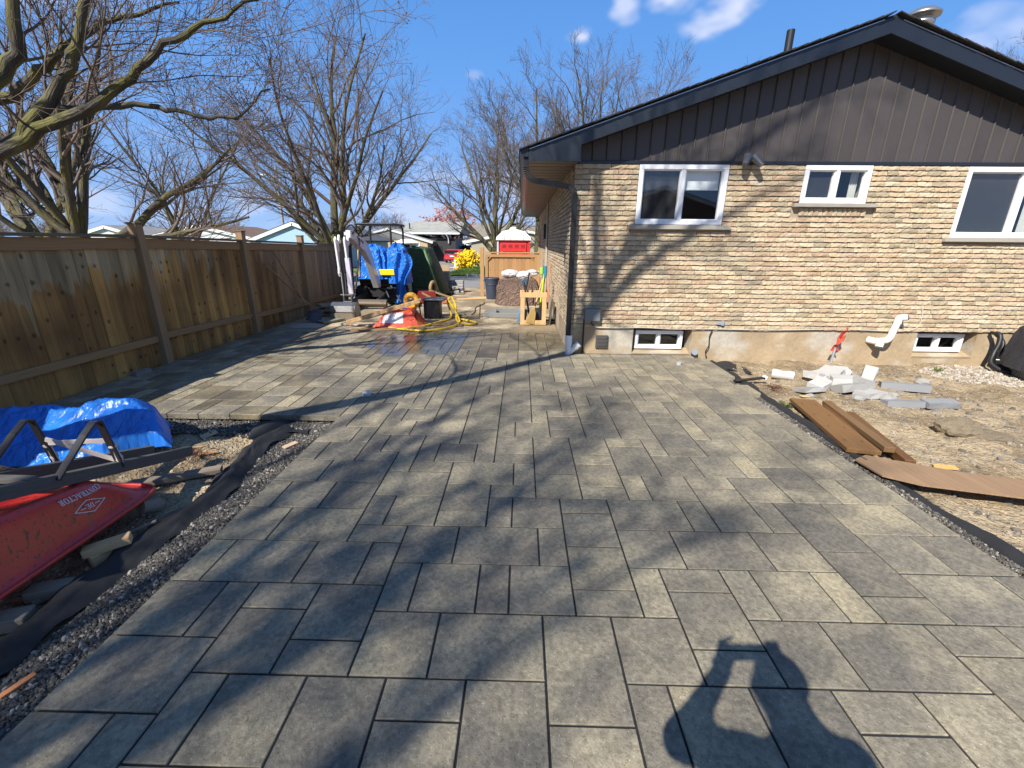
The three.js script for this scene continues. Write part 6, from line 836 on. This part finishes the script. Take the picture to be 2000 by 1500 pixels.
  obj('casing', rb(0.66, 0.55, 0.66, 0, 0.28, 0, 0.02), fin, ac); obj('cover', drape({ rx: 0.44, rz: 0.42, h: 0.66, top: 0.84, seed: 21, amp: 0.1, folds: 2.4, pow: 2.4, sq: 4 }).scale(1, 1, 1).translate(0, 0.08, 0).applyMatrix4(new THREE.Matrix4().makeRotationZ(-0.12)), M(0.03, 0.03, 0.038, 0.55, { side: THREE.DoubleSide, bumpMap: rep(wr, 0.5), bumpScale: 0.01 }), ac);
  const hs = thing('insulated_pipe', 'black insulated pipe bending from the wall to the air conditioner', 'pipe', [0, 0, 0]); obj('lagging', [pipe([[7.1, 0.42, -6.7], [7.12, 0.4, -6.6], [7.1, 0.28, -6.55], [7.04, 0.12, -6.52], [6.98, 0.0, -6.45], [7.02, -0.07, -6.3], [7.2, -0.06, -6.15], [7.35, 0.02, -6.1]], 0.032, 10, 60), pipe([[7.14, 0.4, -6.68], [7.18, 0.3, -6.58], [7.12, 0.1, -6.5], [7.06, -0.02, -6.4], [7.14, -0.06, -6.25], [7.3, 0.0, -6.12]], 0.026, 10, 50)], MAT.black, hs); obj('tie', rod([7.02, 0.06, -6.44], [7.26, 0.07, -6.3], 0.008), MAT.pvc, hs); obj('connector', rod([7.1, 0.44, -6.7], [7.1, 0.45, -6.65], 0.022), MAT.pine, hs);
  const tf = new Buf(), R = rng(131); for (let i = 0; i < 90; i++) { const a = R() * 6.28, l = 0.03 + R() * 0.05, d = R() * 0.05; tf.tube([[Math.cos(a) * d, 0, Math.sin(a) * d], [Math.cos(a) * (d + l * 0.4), l, Math.sin(a) * (d + l * 0.4)]], [0.003, 0.001], 3); }
  one('grass_tuft', tf.geo(), M(0.12, 0.17, 0.04, 0.9), 'little green grass tuft alone on the soil by the low window', 'grass tuft', Y(6.1, -6.3)); one('grass_tuft', tf.geo().scale(1.3, 0.7, 1.3), M(0.08, 0.11, 0.02, 0.9), 'flat green weed beside the wide brown board', 'weed', Y(3.03, -4.75));
}
one('drain_cover', [at(cyl(0.05, 0.05, 0.03, 20), 0, 0, 0), at(cyl(0.02, 0.02, 0.06, 12), 0, 0.02, 0)], MP(0.5, 0.5, 0.5, 0.3), 'small pale pipe stub standing out of the slabs amid the branch shadow', 'pipe stub', [-1.72, 0.014, -4.63]);
one('drain_cover', at(cyl(0.035, 0.035, 0.04, 16), 0, 0, 0), MP(0.4, 0.4, 0.39, 0.4), 'small grey stub on the slabs in front of the left basement window', 'pipe stub', [2.27, 0.016, -6.13]);

// ---------------------------------------------------------------- the photographer, behind the lens: it is this person's shadow that lies on the slabs
{
  const sm = (a, b, k) => { const h = clamp(0.5 + 0.5 * (b - a) / k); return mix(b, a, h) - k * h * (1 - h); };
  function body(bones, N, cen, half, k) {               // bones: [a, b, ra, rb]
    const mc = new MarchingCubes(N, plain, false, false, 200000), S = N * N; mc.isolation = 0;
    for (let z = 0; z < N; z++) for (let y = 0; y < N; y++) for (let x = 0; x < N; x++) {
      const p = [cen[0] + half * ((x - N / 2) / (N / 2)), cen[1] + half * ((y - N / 2) / (N / 2)), cen[2] + half * ((z - N / 2) / (N / 2))]; let d = 9;
      for (const [a, b, ra, rb2] of bones) { let t = 0, l = 0; for (let i = 0; i < 3; i++) { t += (p[i] - a[i]) * (b[i] - a[i]); l += (b[i] - a[i]) ** 2; } t = clamp(t / (l || 1)); let q = 0; for (let i = 0; i < 3; i++) q += (p[i] - mix(a[i], b[i], t)) ** 2; d = sm(d, Math.sqrt(q) - mix(ra, rb2, t), k); }
      mc.field[x + y * N + z * S] = -d;
    }
    mc.update(); const n = mc.count ?? mc.geometry.drawRange.count, g = new THREE.BufferGeometry(), P = mc.positionArray.slice(0, n * 3), Nn = mc.normalArray.slice(0, n * 3);
    for (let i = 0; i < n; i++) for (let c = 0; c < 3; c++) P[i * 3 + c] = cen[c] + half * P[i * 3 + c];
    g.setAttribute('position', new THREE.BufferAttribute(P, 3)); g.setAttribute('normal', new THREE.BufferAttribute(Nn, 3)); return boxUV(g);
  }
  const t = thing('person', 'person in dark clothes holding a phone up with both hands, seen only as a shadow', 'person', [0.14, 0, 0.34]);
  const sh = [[-0.18, 1.43, -0.09], [0.18, 1.43, -0.08]], el = [[-0.305, 1.33, -0.25], [0.165, 1.31, -0.25]], wrs = [[-0.18, 1.555, -0.31], [0.05, 1.575, -0.285]];
  const B = [[[0, 1.0, 0.0], [0, 1.32, -0.05], 0.15, 0.165], [[-0.13, 1.39, -0.07], [0.12, 1.39, -0.06], 0.095, 0.09], [[-0.08, 0.92, 0.02], [0.08, 0.92, 0.02], 0.13, 0.13], [[0, 1.44, -0.07], [-0.03, 1.57, -0.14], 0.065, 0.055], [[-0.04, 1.63, -0.175], [-0.04, 1.68, -0.165], 0.08, 0.088], [[-0.04, 1.59, -0.2], [-0.04, 1.62, -0.205], 0.05, 0.055]];
  for (const i of [0, 1]) { const s = i ? 1 : -1; B.push([sh[i], el[i], 0.075, 0.05], [el[i], wrs[i], 0.053, 0.035], [[s * 0.1, 0.88, 0.02], [s * 0.12, 0.48, -0.01], 0.095, 0.065], [[s * 0.12, 0.48, -0.01], [s * 0.13, 0.09, 0.04], 0.062, 0.045], [[s * 0.13, 0.05, 0.06], [s * 0.15, 0.04, -0.12], 0.045, 0.035]); }
  B.push([[-0.04, 1.635, -0.25], [-0.04, 1.615, -0.267], 0.012, 0.015], [[-0.128, 1.64, -0.165], [-0.13, 1.66, -0.16], 0.016, 0.016], [[0.048, 1.64, -0.165], [0.05, 1.66, -0.16], 0.016, 0.016]);
  obj('clothes', body(B, 96, [-0.04, 0.92, 0], 0.97, 0.05), M(0.04, 0.045, 0.06, 0.9), t);
  const skin = M(0.45, 0.28, 0.2, 0.6);
  const hand = (i) => { const s = i ? 1 : -1, w = wrs[i], c = [i ? 0.012 : -0.185, 1.645, -0.312], H = [[w, [c[0] + s * 0.012, c[1] - 0.04, c[2] + 0.02], 0.034, 0.036], [[c[0] + s * 0.012, c[1] - 0.04, c[2] + 0.02], [c[0] + s * 0.012, c[1] + 0.012, c[2] + 0.018], 0.036, 0.03]]; for (let f = 0; f < 4; f++) { const y = c[1] + 0.035 - f * 0.019, L = [0.05, 0.056, 0.053, 0.042][f]; H.push([[c[0] + s * 0.018, y - 0.01, c[2] + 0.015], [c[0] + s * 0.02, y + 0.012, c[2] - 0.008], 0.0095, 0.009], [[c[0] + s * 0.02, y + 0.012, c[2] - 0.008], [c[0] - s * (L - 0.03), y + 0.014 + (f === 0 && !i ? 0.035 : 0), c[2] - 0.012 + (f === 0 && !i ? 0.01 : 0)], 0.009, 0.007]); } H.push([[c[0] + s * 0.01, c[1] - 0.03, c[2] + 0.03], [c[0] - s * 0.01, c[1] - 0.015, c[2] + 0.04], 0.013, 0.011], [[c[0] - s * 0.01, c[1] - 0.015, c[2] + 0.04], [c[0] - s * 0.022, c[1] + 0.005, c[2] + 0.03], 0.011, 0.009]); return body(H, 64, [c[0], c[1] - 0.02, c[2] + 0.02], 0.12, 0.008); };
  obj('hand', hand(0), skin, t); obj('hand', hand(1), skin, t);
  obj('hair', rock(0.112, 1, 0.8, 1.08, 3, 3, 0.12).scale(0.86, 0.86, 0.86).translate(-0.04, 1.7, -0.155), M(0.03, 0.02, 0.015, 0.8), t);
  one('mobile_phone', rb(0.17, 0.09, 0.012, 0, 0, 0, 0.005), MAT.black, 'black phone held sideways by the photographer', 'phone', [0.055, 1.645, 0.024]);
}
renderer.render(scene, camera);
